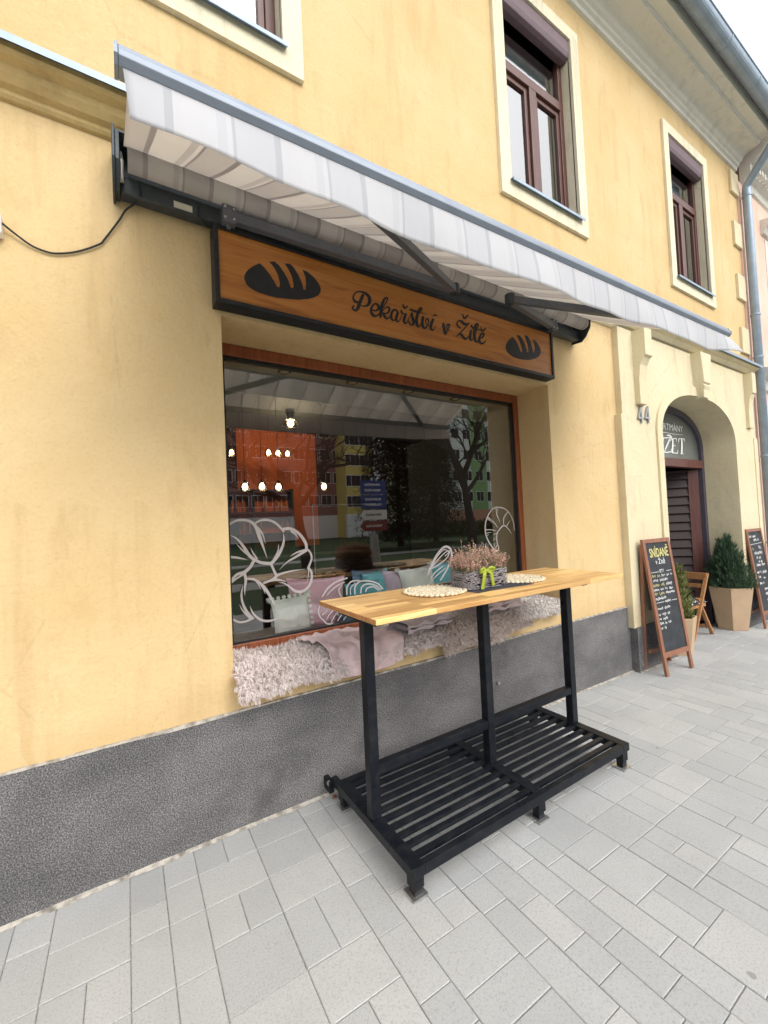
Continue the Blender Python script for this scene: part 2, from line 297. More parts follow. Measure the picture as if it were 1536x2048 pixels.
# ---------------------------------------------------------------- mesh helpers
class MB:
    def __init__(s): s.v = []; s.f = []; s.mi = []; s.cur = 0
    def add(s, vs, fs):
        o = len(s.v); s.v += [tuple(v) for v in vs]; s.f += [tuple(i+o for i in f) for f in fs]; s.mi += [s.cur]*len(fs); return s
    def box(s, x0, x1, y0, y1, z0, z1, M=None):
        vs = [(x, y, z) for x in (x0, x1) for y in (y0, y1) for z in (z0, z1)]
        if M: vs = [M @ Vector(v) for v in vs]
        return s.add(vs, [(0, 1, 3, 2), (4, 6, 7, 5), (0, 4, 5, 1), (2, 3, 7, 6), (0, 2, 6, 4), (1, 5, 7, 3)])
    def quad(s, a, b, c, d): return s.add([a, b, c, d], [(0, 1, 2, 3)])
    def bar(s, a, b, w, h, upv=(0, 0, 1)):
        a, b = Vector(a), Vector(b); d = (b-a).normalized(); sv = d.cross(Vector(upv)).normalized(); uv = sv.cross(d)
        vs = []
        for p in (a, b):
            for i, j in ((-1, -1), (1, -1), (1, 1), (-1, 1)): vs.append(p + sv*(w/2*i) + uv*(h/2*j))
        return s.add(vs, [(0, 1, 2, 3), (7, 6, 5, 4), (0, 4, 5, 1), (1, 5, 6, 2), (2, 6, 7, 3), (3, 7, 4, 0)])
    def tube(s, pts, r, n=8, cap=True):
        pts = [Vector(p) for p in pts]; rs = r if isinstance(r, (list, tuple)) else [r]*len(pts)
        vs = []; pr = None
        for i, p in enumerate(pts):
            d = (pts[min(i+1, len(pts)-1)] - pts[max(i-1, 0)]).normalized()
            if pr is None: pr = d.orthogonal().normalized()
            pr = (pr - d*pr.dot(d)); pr = pr.normalized() if pr.length > 1e-6 else d.orthogonal().normalized()
            q = d.cross(pr)
            for k in range(n):
                a = 2*math.pi*k/n; vs.append(p + (pr*math.cos(a) + q*math.sin(a))*rs[i])
        fs = [(i*n+k, i*n+(k+1) % n, (i+1)*n+(k+1) % n, (i+1)*n+k) for i in range(len(pts)-1) for k in range(n)]
        if cap: fs += [tuple(range(n))[::-1], tuple((len(pts)-1)*n+k for k in range(n))]
        return s.add(vs, fs)
    def lathe(s, prof, c=(0, 0, 0), n=20, cap=True):
        vs = [(c[0]+r*math.cos(2*math.pi*k/n), c[1]+r*math.sin(2*math.pi*k/n), c[2]+z) for r, z in prof for k in range(n)]
        fs = [(i*n+k, i*n+(k+1) % n, (i+1)*n+(k+1) % n, (i+1)*n+k) for i in range(len(prof)-1) for k in range(n)]
        if cap: fs += [tuple(range(n))[::-1], tuple((len(prof)-1)*n+k for k in range(n))]
        return s.add(vs, fs)
    def profx(s, prof, x0, x1, closed=True):
        "extrude a (y,z) profile along x"
        n = len(prof); vs = [(x, y, z) for x in (x0, x1) for y, z in prof]
        fs = [(k, (k+1) % n, n+(k+1) % n, n+k) for k in range(n if closed else n-1)]
        if closed: fs += [tuple(range(n))[::-1], tuple(range(n, 2*n))]
        return s.add(vs, fs)
    def grid(s, fn, nu, nv):
        vs = [fn(i/nu, j/nv) for i in range(nu+1) for j in range(nv+1)]
        return s.add(vs, [(i*(nv+1)+j, (i+1)*(nv+1)+j, (i+1)*(nv+1)+j+1, i*(nv+1)+j+1) for i in range(nu) for j in range(nv)])
    def build(s, name, mat, parent=None, smooth=False, bevel=0, sub=0, solid=0, loc=None):
        me = bpy.data.meshes.new(name); me.from_pydata(s.v, [], s.f)
        for mt in (mat if isinstance(mat, (list, tuple)) else [mat]): me.materials.append(mt)
        if any(s.mi): me.polygons.foreach_set('material_index', s.mi)
        if solid == 0 or True:
            bm = bmesh.new(); bm.from_mesh(me); bmesh.ops.recalc_face_normals(bm, faces=bm.faces); bm.to_mesh(me); bm.free()
        if smooth: me.polygons.foreach_set('use_smooth', [True]*len(me.polygons))
        me.update()
        o = bpy.data.objects.new(name, me); COL.objects.link(o)
        if parent: o.parent = parent
        if loc: o.location = loc
        if solid: md = o.modifiers.new("solid", 'SOLIDIFY'); md.thickness = solid; md.offset = 0
        if bevel: md = o.modifiers.new("bevel", 'BEVEL'); md.width = bevel; md.segments = 2; md.limit_method = 'ANGLE'
        if sub: md = o.modifiers.new("sub", 'SUBSURF'); md.levels = sub; md.render_levels = sub
        return o

def tag(o, label=None, cat=None, group=None, kind=None):
    if label: o['label'] = label
    if cat: o['category'] = cat
    if group: o['group'] = group
    if kind: o['kind'] = kind
    return o
def thing(name, label, cat, loc=(0, 0, 0), group=None, rz=0):
    o = bpy.data.objects.new(name, None); COL.objects.link(o); o.location = loc; o.rotation_euler = (0, 0, rz)
    o.empty_display_size = 0.1
    return tag(o, label, cat, group)
def dup(root, label, loc=None, rz=None, group=None):
    def cp(o, par):
        c = o.copy(); COL.objects.link(c)
        if par: c.parent = par
        for ch in o.children: cp(ch, c)
        return c
    c = cp(root, None); c['label'] = label
    if loc is not None: c.location = loc
    if rz is not None: c.rotation_euler = (0, 0, rz)
    if group: c['group'] = group
    return c

def catmull(P, n=7):
    if len(P) < 3: n = max(n, 2)
    out = []
    Q = [P[0]] + list(P) + [P[-1]]
    for i in range(1, len(Q)-2):
        p0, p1, p2, p3 = Q[i-1:i+3]
        for k in range(n):
            t = k/n
            out.append(tuple(0.5*((2*b)+(c-a)*t+(2*a-5*b+4*c-d)*t*t+(3*b-a-3*c+d)*t**3) for a, b, c, d in zip(p0, p1, p2, p3)))
    out.append(tuple(P[-1])); return out
def strokes(mb, S_, conv, eps=0.00025, up_axis=1):
    """S_: list of strokes [(u,v,w)...]; conv(u,v) -> 3D point; width in the same units as u,v"""
    off = 0.0
    for st in S_:
        c = catmull(st); L = []; Rr = []
        for i, (x, y, wd) in enumerate(c):
            a = c[max(i-1, 0)]; b = c[min(i+1, len(c)-1)]; dx, dy = b[0]-a[0], b[1]-a[1]; l = math.hypot(dx, dy) or 1
            nx, ny = -dy/l*wd/2, dx/l*wd/2
            o = off + eps*i/len(c)
            p = conv(x+nx, y+ny); q = conv(x-nx, y-ny); p[up_axis] -= o; q[up_axis] -= o; L.append(p); Rr.append(q)
        off += eps*1.3
        n = len(L); mb.add(L+Rr, [(i, i+1, n+i+1, n+i) for i in range(n-1)])
        # round ends
        for e, sgn in ((0, -1), (n-1, 1)):
            x, y, wd = c[e][:3]
            if wd > 6:
                a = c[max(e-1, 0)]; b = c[min(e+1, n-1)]; th = math.atan2(b[1]-a[1], b[0]-a[0]) + (0 if sgn > 0 else math.pi)
                vs = [conv(x+math.cos(th+t)*wd/2, y+math.sin(th+t)*wd/2) for t in [(-0.5+k/6)*math.pi for k in range(7)]]
                for v in vs: v[up_axis] -= off
                mb.add(vs, [tuple(range(7))])
    return mb
def crop(x0, y0, s, ax, v): return lambda u, t: W(x0+u/s, y0+t/s, ax, v)

# ================================================================ SETTING
def G(x): return -0.012*max(0.0, x-0.5)
OX0, OX1, OZ0, OZ1, ND = 0.468, 3.245, 0.775, 2.737, 0.339      # shop window niche
AX0, AX1, ASP, AR = 5.12, 7.16, 2.42, 0.54                        # arched doorway
XL, XR = -5.0, 8.12

def pavement():
    random.seed(3)
    mb = MB(); M0 = 0.1325; gap = 0.0026
    def slab(x0, x1, y0, y1):
        x0 += gap/2; x1 -= gap/2; y0 += gap/2; y1 -= gap/2
        if x1-x0 < 0.02 or y1-y0 < 0.02: return
        h = random.uniform(-0.0012, 0.0012); tx, ty = random.uniform(-.004, .004), random.uniform(-.004, .004)
        b = 0.0022; rings = []
        for e, dz in ((0.0, -0.012), (0.0, -b), (b*1.3, 0.0)):
            rings.append([(x, y, G(x) + h + tx*(x-x0) + ty*(y-y0) + dz) for x, y in ((x0+e, y0+e), (x1-e, y0+e), (x1-e, y1-e), (x0+e, y1-e))])
        vs = sum(rings, []); fs = [(8, 9, 10, 11)]
        for r in (0, 1): fs += [(r*4+k, r*4+(k+1) % 4, r*4+4+(k+1) % 4, r*4+4+k) for k in range(4)]
        mb.add(vs, fs)
    x = -0.022 - 34*M0; k = 0
    while x < 15:
        wd = random.choice([1, 1, 2, 2, 2])
        cw = wd*M0; y = 0.0 if x < 4.3 else -0.055
        if 5.12 < x + cw/2 < 7.1: y = 0.30
        first = random.choice([0.11, 0.2, 0.26])
        while y > -5.0:
            l = first if first else random.choice([0.2, 0.2, 0.2, 0.265, 0.133])
            first = None
            if random.random() < 0.30 and wd >= 2:
                xm = x + (M0 if random.random() < 0.5 or wd == 2 else 2*M0); l2 = random.choice([0.2, 0.265]); 
                slab(x, xm, y-l2, y); 
                if random.random() < 0.5: slab(xm, x+cw, y-l2, y)
                else: slab(xm, x+cw, y-l2/2, y); slab(xm, x+cw, y-l2, y-l2/2)
                l = l2
            else: slab(x, x+cw, y-l, y)
            y -= l
        x += cw
    return mb
pv = pavement().build('pavement', PAVER); tag(pv, 'light grey concrete pavers of mixed sizes laid along the facade', 'pavement', kind='structure')
g = MB(); xs = [-40, -6, 0.5, 3, 6, 9, 15, 80]
for a, b in zip(xs[:-1], xs[1:]): g.quad((a, -5.0, G(a)-0.006), (b, -5.0, G(b)-0.006), (b, 0.4, G(b)-0.006), (a, 0.4, G(a)-0.006))
tag(g.build('ground', SAND), 'sandy joints under the pavers', 'ground', kind='structure')
g = MB().box(-40, 60, -90, -5.0, -0.35, -0.10); tag(g.build('lawn', GRASS), 'mown lawn across the way seen reflected in the window', 'lawn', kind='structure')
g = MB().box(-40, 60, -5.12, -5.0, -0.3, -0.085); tag(g.build('kerb', PATH), 'concrete edging at the far side of the pavement', 'kerb', kind='structure')
g = MB(); g.box(-40, 60, -10.2, -8.6, -0.12, -0.085); g.box(-40, 60, -17, -15.6, -0.12, -0.085)
tag(g.build('path', PATH), 'pale footpaths crossing the lawn', 'path', kind='structure')

# ---------------------------------------------------------------- bakery building
B = thing('bakery_building', 'two storey yellow plastered house with shop window, arched doorway and grey plinth', 'building')
WXC = [0.380, 3.378, 6.370]; WHW = 0.495; WZ0, WZ1 = 4.45, 6.29
holes = [(OX0, OX1, OZ0, OZ1), (AX0-.02, AX1+.02, -1, 3.0)] + [(c-WHW, c+WHW, WZ0, WZ1) for c in WXC]
wm = MB()
xs = sorted({XL, XR, *[h[0] for h in holes], *[h[1] for h in holes]}); zs = sorted({0.60, 7.15, *[max(0.6, h[2]) for h in holes], *[h[3] for h in holes]})
for a, b in zip(xs[:-1], xs[1:]):
    for c, d in zip(zs[:-1], zs[1:]):
        cx, cz = (a+b)/2, (c+d)/2
        if any(h[0] < cx < h[1] and h[2] < cz < h[3] for h in holes): continue
        wm.quad((a, 0, c), (b, 0, c), (b, 0, d), (a, 0, d))
# reveals of the shop niche
dn = 0.36
wm.quad((OX0, 0, OZ0), (OX0, dn, OZ0), (OX0, dn, OZ1), (OX0, 0, OZ1)); wm.quad((OX1, 0, OZ0), (OX1, dn, OZ0), (OX1, dn, OZ1), (OX1, 0, OZ1))
wm.quad((OX0, 0, OZ1), (OX1, 0, OZ1), (OX1, dn, OZ1), (OX0, dn, OZ1)); wm.quad((OX0, 0, OZ0), (OX1, 0, OZ0), (OX1, dn, OZ0), (OX0, dn, OZ0))
# side and back walls
wm.quad((XL, 0, -.2), (XL, 9, -.2), (XL, 9, 7.15), (XL, 0, 7.15)); wm.quad((XR, 0, -.2), (XR, 9, -.2), (XR, 9, 7.15), (XR, 0, 7.15)); wm.quad((XL, 9, -.2), (XR, 9, -.2), (XR, 9, 7.15), (XL, 9, 7.15))
me = bpy.data.meshes.new('wall'); me.from_pydata(wm.v, [], wm.f); me.materials.append(YEL)
wo = bpy.data.objects.new('wall', me); COL.objects.link(wo); wo.parent = B
# plinth
p = MB(); p.box(XL, 4.33, -0.012, 0.2, -0.3, 0.607); p.box(4.33, AX0-.0, -0.085, 0.2, -0.3, 0.40); p.box(AX1, 8.0, -0.085, 0.2, -0.3, 0.40)
p.build('plinth', ROUGH, B, bevel=0.004)
mb = MB(); x = XL; a1, b1 = [], []
while x < 5.1:
    yy = -.012 if x < 4.33 else -.085
    a1.append((x, yy+.004, G(x)+.010+.002*noise.noise(Vector((x*8, 0, 0))))); b1.append((x, yy-.022-.012*noise.noise(Vector((x*6, 5, 0)))-.006*noise.noise(Vector((x*31, 5, 0))), G(x)+.0012)); x += .015
n = len(a1); mb.add(a1+b1, [(i, i+1, n+i+1, n+i) for i in range(n-1)]); mb.build('mortar_fillet', CEMENT, B)
# broken cement edge over the plinth
random.seed(5); mb = MB(); x = XL; up_, lo_ = [], []
while x < 4.33:
    n1 = noise.noise(Vector((x*2.1, 0, 0))); n2 = noise.noise(Vector((x*9, 3, 0)))
    up_.append((x, -0.0165, 0.6115+0.003*n2)); lo_.append((x, -0.0165, 0.605-0.012*max(0, n1+0.12)-0.004*abs(n2)-0.0015)); x += 0.02
n = len(up_); mb.add(up_+lo_, [(i, i+1, n+i+1, n+i) for i in range(n-1)])
mb.add([(a[0], 0.0, a[2]) for a in up_]+up_, [(i, i+1, n+i+1, n+i) for i in range(n-1)])
mb.build('plinth_edge', CEMENT, B)

# string course between the storeys
prof = [(0, 3.485), (-.018, 3.488), (-.03, 3.50), (-.035, 3.515), (-.06, 3.525), (-.085, 3.55), (-.10, 3.575), (-.135, 3.585), (-.15, 3.60), (-.15, 3.625), (0, 3.66)]
MB().profx(prof, XL, 1.5).build('string_course', OCHRE, B); MB().profx(prof, 1.5, 8.04).build('string_course', CRM, B)  # ochre tone on the left run, cream on the right
MB().profx([(0.0, 3.668), (-.175, 3.632), (-.175, 3.605), (-.178, 3.604), (-.18, 3.636), (0, 3.675)], XL, 8.08).build('flashing', ZINC, B)

# portal surround: a raised slab with a basket arch
def archz(x):
    t = (x-(AX0+AX1)/2)/((AX1-AX0)/2); return ASP + AR*math.sqrt(max(0, 1-abs(t)**2.25))
def archpts(n=40, grow=0.0):
    cx, hw = (AX0+AX1)/2, (AX1-AX0)/2 + grow; out = []
    for k in range(n+1):
        a = math.pi*(1-k/n); c_, s_ = math.cos(a), math.sin(a); e = 2/2.25
        out.append((cx + hw*math.copysign(abs(c_)**e, c_), ASP + (AR+grow)*abs(s_)**e))
    return out
PY = -0.06; PXL, PXR = 4.345, 7.98
mb = MB()
mb.quad((PXL, PY, .40), (AX0, PY, .40), (AX0, PY, ASP), (PXL, PY, ASP)); mb.quad((AX1, PY, .40), (PXR, PY, .40), (PXR, PY, ASP), (AX1, PY, ASP))
mb.quad((PXL, PY, ASP), (AX0, PY, ASP), (AX0, PY, 3.487), (PXL, PY, 3.487)); mb.quad((AX1, PY, ASP), (PXR, PY, ASP), (PXR, PY, 3.487), (AX1, PY, 3.487))
ap = archpts()
for (xa, za), (xb, zb) in zip(ap[:-1], ap[1:]): mb.quad((xa, PY, za), (xb, PY, zb), (xb, PY, 3.487), (xa, PY, 3.487))
for X in (PXL, PXR): mb.quad((X, PY, .40), (X, 0.01, .40), (X, 0.01, 3.487), (X, PY, 3.487))
RD = 0.33
for X in (AX0, AX1): mb.quad((X, PY, -.1), (X, RD, -.1), (X, RD, ASP), (X, PY, ASP))
for (xa, za), (xb, zb) in zip(ap[:-1], ap[1:]): mb.quad((xa, PY, za), (xb, PY, zb), (xb, RD, zb), (xa, RD, za))
me = bpy.data.meshes.new('portal_surround'); me.from_pydata(mb.v, [], mb.f); me.materials.append(CRM)
o = bpy.data.objects.new('portal_surround', me); COL.objects.link(o); o.parent = B
for ss in (1, -1):
    x0, x1 = (PXL-0.045, PXL+0.10) if ss > 0 else (PXR-0.10, PXR+0.03)
    MB().box(x0, x1, PY-0.012, 0.01, .395, 2.57).build('pilaster', CRM, B, bevel=0.004)
# archivolt band
def archband(g0, g1, y0, y1, name, mat):
    mb = MB(); a, b = archpts(48, g0), archpts(48, g1)
    a = [(a[0][0], 0.40)] + a + [(a[-1][0], 0.40)]; b = [(b[0][0], 0.40)] + b + [(b[-1][0], 0.40)]
    n = len(a); vs = [(x, y0, z) for x, z in a]+[(x, y0, z) for x, z in b]+[(x, y1, z) for x, z in a]+[(x, y1, z) for x, z in b]
    fs = []
    for i in range(n-1): fs += [(i, i+1, n+i+1, n+i), (i, 2*n+i, 2*n+i+1, i+1), (n+i, n+i+1, 3*n+i+1, 3*n+i)]
    mb.add(vs, fs); return mb.build(name, mat, B)
archband(0.002, 0.115, -0.082, -0.03, 'archivolt', CRM)
def console(name, x0, x1, z0, zm, z1, t0, t1, taper=0.0):
    mb = MB(); c = (x0+x1)/2
    prof = [(PY+.02, z0), (PY-t1, z0), (PY-t1-.003, z0+(zm-z0)*0.55), (PY-t1-.02, z0+(zm-z0)*0.85), (PY-t0*.8, zm), (PY-t0, zm+.015), (PY-t0, z1), (PY+.02, z1)]
    n = len(prof); vs = []
    for sgn, X in ((-1, x0), (1, x1)):
        for y, z in prof: vs.append((X - sgn*taper*(1-(z-z0)/(z1-z0)), y, z))
    fs = [(k, (k+1) % n, n+(k+1) % n, n+k) for k in range(n)] + [tuple(range(n))[::-1], tuple(range(n, 2*n))]
    return mb.add(vs, fs).build(name, CRM, B, bevel=0.004)
console('console', 4.62, 4.765, 2.70, 3.18, 3.484, 0.13, 0.05)
console('console', 7.66, 7.80, 2.70, 3.18, 3.484, 0.10, 0.04)
console('keystone', 5.99, 6.28, 2.93, 3.1, 3.484, 0.11, 0.09, 0.08)

# quoins at the right corner of the upper floor
for z0, z1 in ((6.32, 6.66), (5.50, 5.87), (4.68, 5.06), (3.86, 4.25)):
    MB().box(7.84, 8.12, -0.035, 0.01, z0, z1).build('quoin', CRM, B, bevel=0.006)

# eaves, gutter, downpipe, roof
prof = [(0.01, 6.72), (-.03, 6.735), (-.035, 6.775), (-.06, 6.79), (-.065, 6.82), (-.09, 6.835), (-.11, 6.87), (-.14, 6.90), (-.18, 6.915), (-.31, 6.93), (-.31, 6.955), (-.325, 6.96), (-.33, 6.975), (-.43, 6.985), (-.44, 7.12), (0.01, 7.16)]
MB().profx(prof, XL, XR-0.002).build('eaves_cornice', EAVE, B)
gm = MB(); gp = []
for k in range(13):
    a = math.pi*k/12; gp.append((-0.54 + 0.088*math.cos(a), 7.12 - 0.10*math.sin(a)))
gq = [(-0.54+(y+0.54)*0.96, 7.12+(z-7.12)*0.96) for y, z in gp][::-1]
gm.profx(gp+gq, XL, XR+0.05)
gm.tube([(XL, -0.630, 7.125), (XR+.05, -0.630, 7.125)], 0.010, 8)
for X in (-2.8, -1.9, -1, -.1, .8, 1.7, 2.6, 3.5, 4.4, 5.3, 6.2, 7.1, 7.95):
    gm.profx([(-0.54+(y+0.54)*1.04, 7.12+(z-7.12)*1.04) for y, z in gp]+gp[::-1], X-0.012, X+0.012)
gm.build('gutter', ZINC, B, smooth=False)
PIX = 8.20
dp = MB(); path = [(XR-.05, -.54, 7.03), (XR-.05, -.54, 6.94), (XR+.0, -.36, 6.72), (PIX-.02, -.14, 6.50), (PIX, -.10, 6.42), (PIX, -.10, 6.3), (PIX, -.10, -.08)]
dp.tube(catmull(path[:6], 5)+[path[6]], 0.055, 16)
dpo = dp.build('downpipe', ZINC, B, smooth=True)
for z in (6.30, 4.45, 3.80, 2.30, 1.0):
    MB().lathe([(0.054, 0), (0.063, .004), (0.063, .03), (0.054, .034)], (PIX, -.10, z), 16, False).build('pipe_clip', ZINC, dpo)
MB().box(XL-.3, XR+.1, -0.46, 0.2, 7.125, 7.15).add([(XL-.3, -.50, 7.20), (XR+.1, -.50, 7.20), (XR+.1, 4.5, 10.2), (XL-.3, 4.5, 10.2), (XL-.3, 9.4, 7.2), (XR+.1, 9.4, 7.2)], [(0, 1, 2, 3), (3, 2, 5, 4)]).build('roof', ROOF, B)

# upper windows
def upper_window(cx):
    s = MB(); o, i, z0, z1 = 0.622, WHW, 4.31, 6.415
    def ring(ox, ix, za, zb, zc, zd, y0, y1):
        s.box(cx-ox, cx-ix, y0, y1, za, zb); s.box(cx+ix, cx+ox, y0, y1, za, zb); s.box(cx-ix, cx+ix, y0, y1, zd, zb); s.box(cx-ix, cx+ix, y0, y1, za, zc)
    ring(o, i, z0, z1, WZ0, WZ1, -0.03, 0.01)
    s.quad((cx-i, 0, WZ0), (cx-i, .14, WZ0), (cx-i, .14, WZ1), (cx-i, 0, WZ1)); s.quad((cx+i, 0, WZ0), (cx+i, .14, WZ0), (cx+i, .14, WZ1), (cx+i, 0, WZ1))
    s.quad((cx-i, 0, WZ1), (cx+i, 0, WZ1), (cx+i, .14, WZ1), (cx-i, .14, WZ1)); s.quad((cx-i, 0, WZ0), (cx+i, 0, WZ0), (cx+i, .14, WZ0), (cx-i, .14, WZ0))
    f = MB(); y0, y1 = 0.085, 0.15; a, b = cx-i+.004, cx+i-.004; zt = 5.66
    f.box(a, a+.06, y0, y1, WZ0, WZ1); f.box(b-.06, b, y0, y1, WZ0, WZ1); f.box(a+.06, b-.06, y0, y1, WZ0+.003, WZ0+.07); f.box(a+.06, b-.06, y0, y1, WZ1-.07, WZ1)
    f.box(a+.06, b-.06, y0-.012, y1, zt-.045, zt+.045); f.box(cx-.05, cx+.05, y0-.012, y1, WZ0+.07, zt-.045)
    for xa, xb in ((a+.06, cx-.05), (cx+.05, b-.06)):       # casement sashes
        f.box(xa+.002, xa+.045, y0+.012, y1, WZ0+.075, zt-.05); f.box(xb-.045, xb-.002, y0+.012, y1, WZ0+.075, zt-.05)
        f.box(xa+.045, xb-.045, y0+.012, y1, WZ0+.075, WZ0+.125); f.box(xa+.045, xb-.045, y0+.012, y1, zt-.095, zt-.05)
    win = f.build('upper_window', BROWN, B, bevel=0.004)
    s.build('surround', TRIM, win)
    MB().box(a+.01, b-.01, 0.118, 0.122, WZ0+.06, WZ1-.06).build('pane', GLASS2, win)
    sh = MB(); pr = [(-.012, 6.285), (-.015, 6.16), (.0, 6.12), (.03, 6.10), (.082, 6.10), (.082, 6.285)]
    sh.profx(pr, a+.002, b-.002).build('shutter_box', SHUT, win, bevel=0.004)
    sl_ = MB(); sl_.profx([(-.065, 4.452), (-.065, 4.428), (-.062, 4.426), (-.060, 4.449), (.09, 4.468), (.09, 4.472)], cx-WHW-.02, cx+WHW+.02).build('sill', ZINC, win)
    cu = MB(); cu.grid(lambda u, v: (a+.07+u*0.33, .24+.018*math.sin(u*34), 4.5+v*1.15), 40, 1); cu.grid(lambda u, v: (cx+.07+u*0.16, .24+.018*math.sin(u*20), 4.5+v*1.15), 24, 1)
    cu.grid(lambda u, v: (a+.07+u*0.62, .26+.01*math.sin(u*40), 5.70+v*.16), 40, 1)
    cu.build('reflection_sheet', REFL, win)  # white wavy sheets added to imitate bright reflections in the panes
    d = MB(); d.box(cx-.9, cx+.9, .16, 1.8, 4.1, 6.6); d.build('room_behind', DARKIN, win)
    # open the front of the dark box
    return win
def open_front(o, y):
    bm = bmesh.new(); bm.from_mesh(o.data)
    bmesh.ops.delete(bm, geom=[f for f in bm.faces if abs(f.calc_center_median().y-y) < 1e-3 and abs(f.normal.y) > .9], context='FACES'); bm.to_mesh(o.data); bm.free()
for c in WXC: wn = upper_window(c); [open_front(ch, .16) for ch in wn.children if ch.name.startswith('room_behind')]

# shop window
FY = ND
f = MB(); f.box(OX0+.002, OX0+.06, FY-.0, FY+.07, .80, OZ1-.002); f.box(OX1-.062, OX1-.002, FY, FY+.07, .80, OZ1-.002)
f.box(OX0+.06, OX1-.062, FY, FY+.07, OZ1-.075, OZ1-.002); f.box(OX0+.06, OX1-.062, FY, FY+.07, .80, .862)
SW = f.build('shop_window', FRAMEW, B, bevel=0.005)
gk = MB(); a, b, c, d = OX0+.06, OX1-.062, .862, OZ1-.075
gk.box(a, a+.02, FY+.015, FY+.06, c, d); gk.box(b-.02, b, FY+.015, FY+.06, c, d); gk.box(a+.02, b-.02, FY+.015, FY+.06, d-.02, d); gk.box(a+.02, b-.02, FY+.015, FY+.06, c, c+.012)
gk.build('gasket', BLACK, SW)
GY = FY+.03
MB().quad((a+.01, GY, c), (b-.01, GY, c), (b-.01, GY, d), (a+.01, GY, d)).build('pane', GLASS, SW)
dz = crop(440, 1000, 5.907, 1, GY-.004)
big = [[(115,285,24),(200,242,26),(300,238,28),(380,268,34),(435,340,44),(465,430,46),(505,540,26),(558,690,3)],
 [(415,275,16),(480,242,26),(560,235,28),(640,262,28),(700,310,28),(748,370,22)],[(445,330,26),(500,400,20),(538,520,2)],
 [(735,345,30),(820,338,34),(900,372,34),(970,440,34),(1015,520,36),(1022,590,30)],[(840,370,20),(890,405,18),(932,466,2)],
 [(1022,572,22),(1065,620,22),(1082,690,22),(1055,770,24),(1040,808,26)],[(1045,800,26),(1080,860,26),(1075,960,26),(1030,1040,26),(960,1082,28),(880,1070,30),(810,1015,22),(740,978,12),(680,968,2)],
 [(1012,592,30),(910,618,18),(824,668,2)],[(1018,596,30),(890,675,24),(790,735,14),(700,825,2)],[(1045,820,12),(1040,900,10),(1028,980,3)],
 [(398,700,34),(480,738,34),(600,752,38)],[(600,752,30),(635,830,28),(665,895,34)],[(405,706,36),(360,785,34),(290,850,38),(200,880,30),(135,950,34)],[(665,898,34),(620,938,30),(520,978,28)],
 [(118,415,6),(200,462,22),(280,555,34),(340,650,38),(402,704,36)],[(190,510,2),(245,575,16),(310,632,22)],[(358,560,2),(392,630,18),(432,690,26)],
 [(598,755,36),(680,660,36),(735,550,30),(752,460,20),(740,385,2)],[(625,715,22),(678,615,18),(690,520,2)],[(664,892,30),(760,858,22),(860,835,16),(1000,816,2)],
 [(128,674,26),(210,682,24),(322,706,2)],[(140,975,14),(190,930,18),(290,866,26)],[(290,872,34),(302,950,32),(290,1040,22),(292,1130,2)],
 [(310,928,26),(400,938,28),(480,990,34),(545,1065,36),(605,1165,26),(650,1262,5)],[(425,962,16),(455,1005,12),(480,1056,2)],[(520,975,20),(620,942,28),(700,944,22),(796,966,2)],[(480,1000,20),(512,1050,14),(530,1112,2)],
 [(265,1010,2),(250,1120,22),(270,1230,28),(325,1335,34),(385,1395,30)],[(228,1232,2),(270,1310,18),(355,1395,26)],[(350,1248,2),(390,1340,22),(470,1408,30),(560,1428,26),(660,1402,20)],[(155,1410,26),(225,1440,26),(310,1428,26),(380,1392,30)]]
mb = MB(); strokes(mb, big, dz, 0.0002); mb.build('bread_roll_decal', DECAL, SW)
wh = crop(600, 1080, 4.267, 1, GY-.004)
whisk = [[(1090,300,12),(1112,240,12),(1150,155,14),(1205,80,16),(1248,56,18),(1286,82,18),(1292,150,16),(1262,235,14),(1200,340,12)],[(1120,240,10),(1180,165,10),(1240,105,8),(1275,95,10),(1255,150,9),(1190,205,10),(1125,245,10)],[(1115,240,8),(1165,150,8),(1225,85,8),(1268,100,8),(1240,135,8)],
 [(1118,330,8),(1150,280,10),(1215,225,8)],[(1130,340,8),(1170,300,8),(1240,240,8)],
 [(400,465,12),(402,400,12),(440,355,12),(500,345,12)],[(470,460,12),(470,400,12),(510,355,12),(590,350,12),(660,370,12),(705,415,12)],[(520,450,12),(525,405,12),(570,375,12),(640,385,12),(690,425,10)],[(560,440,10),(575,410,10),(630,400,10),(670,430,10)],[(430,465,8),(432,410,8),(470,370,8)],
 [(190,480,12),(240,410,14),(310,355,14),(400,325,12)],[(170,560,12),(155,610,14),(180,665,14),(235,715,14),(280,708,12)],[(230,470,8),(300,400,10),(380,360,6)],[(350,480,8),(330,430,9),(360,380,6)],[(190,640,8),(215,610,10),(260,570,4)],[(225,680,8),(260,620,10),(300,590,4)],[(265,700,8),(300,640,10),(335,600,4)],[(320,690,8),(345,650,10),(375,610,4)],[(370,680,8),(395,650,8),(420,620,3)]]
mb = MB(); strokes(mb, whisk[:5], wh, 0.0002); mb.build('whisk_decal', DECAL, SW)
mb = MB(); strokes(mb, whisk[5:], wh, 0.0002); mb.build('biscuit_decal', DECAL, SW)
cr = crop(940, 990, 10.24, 1, GY-.004)
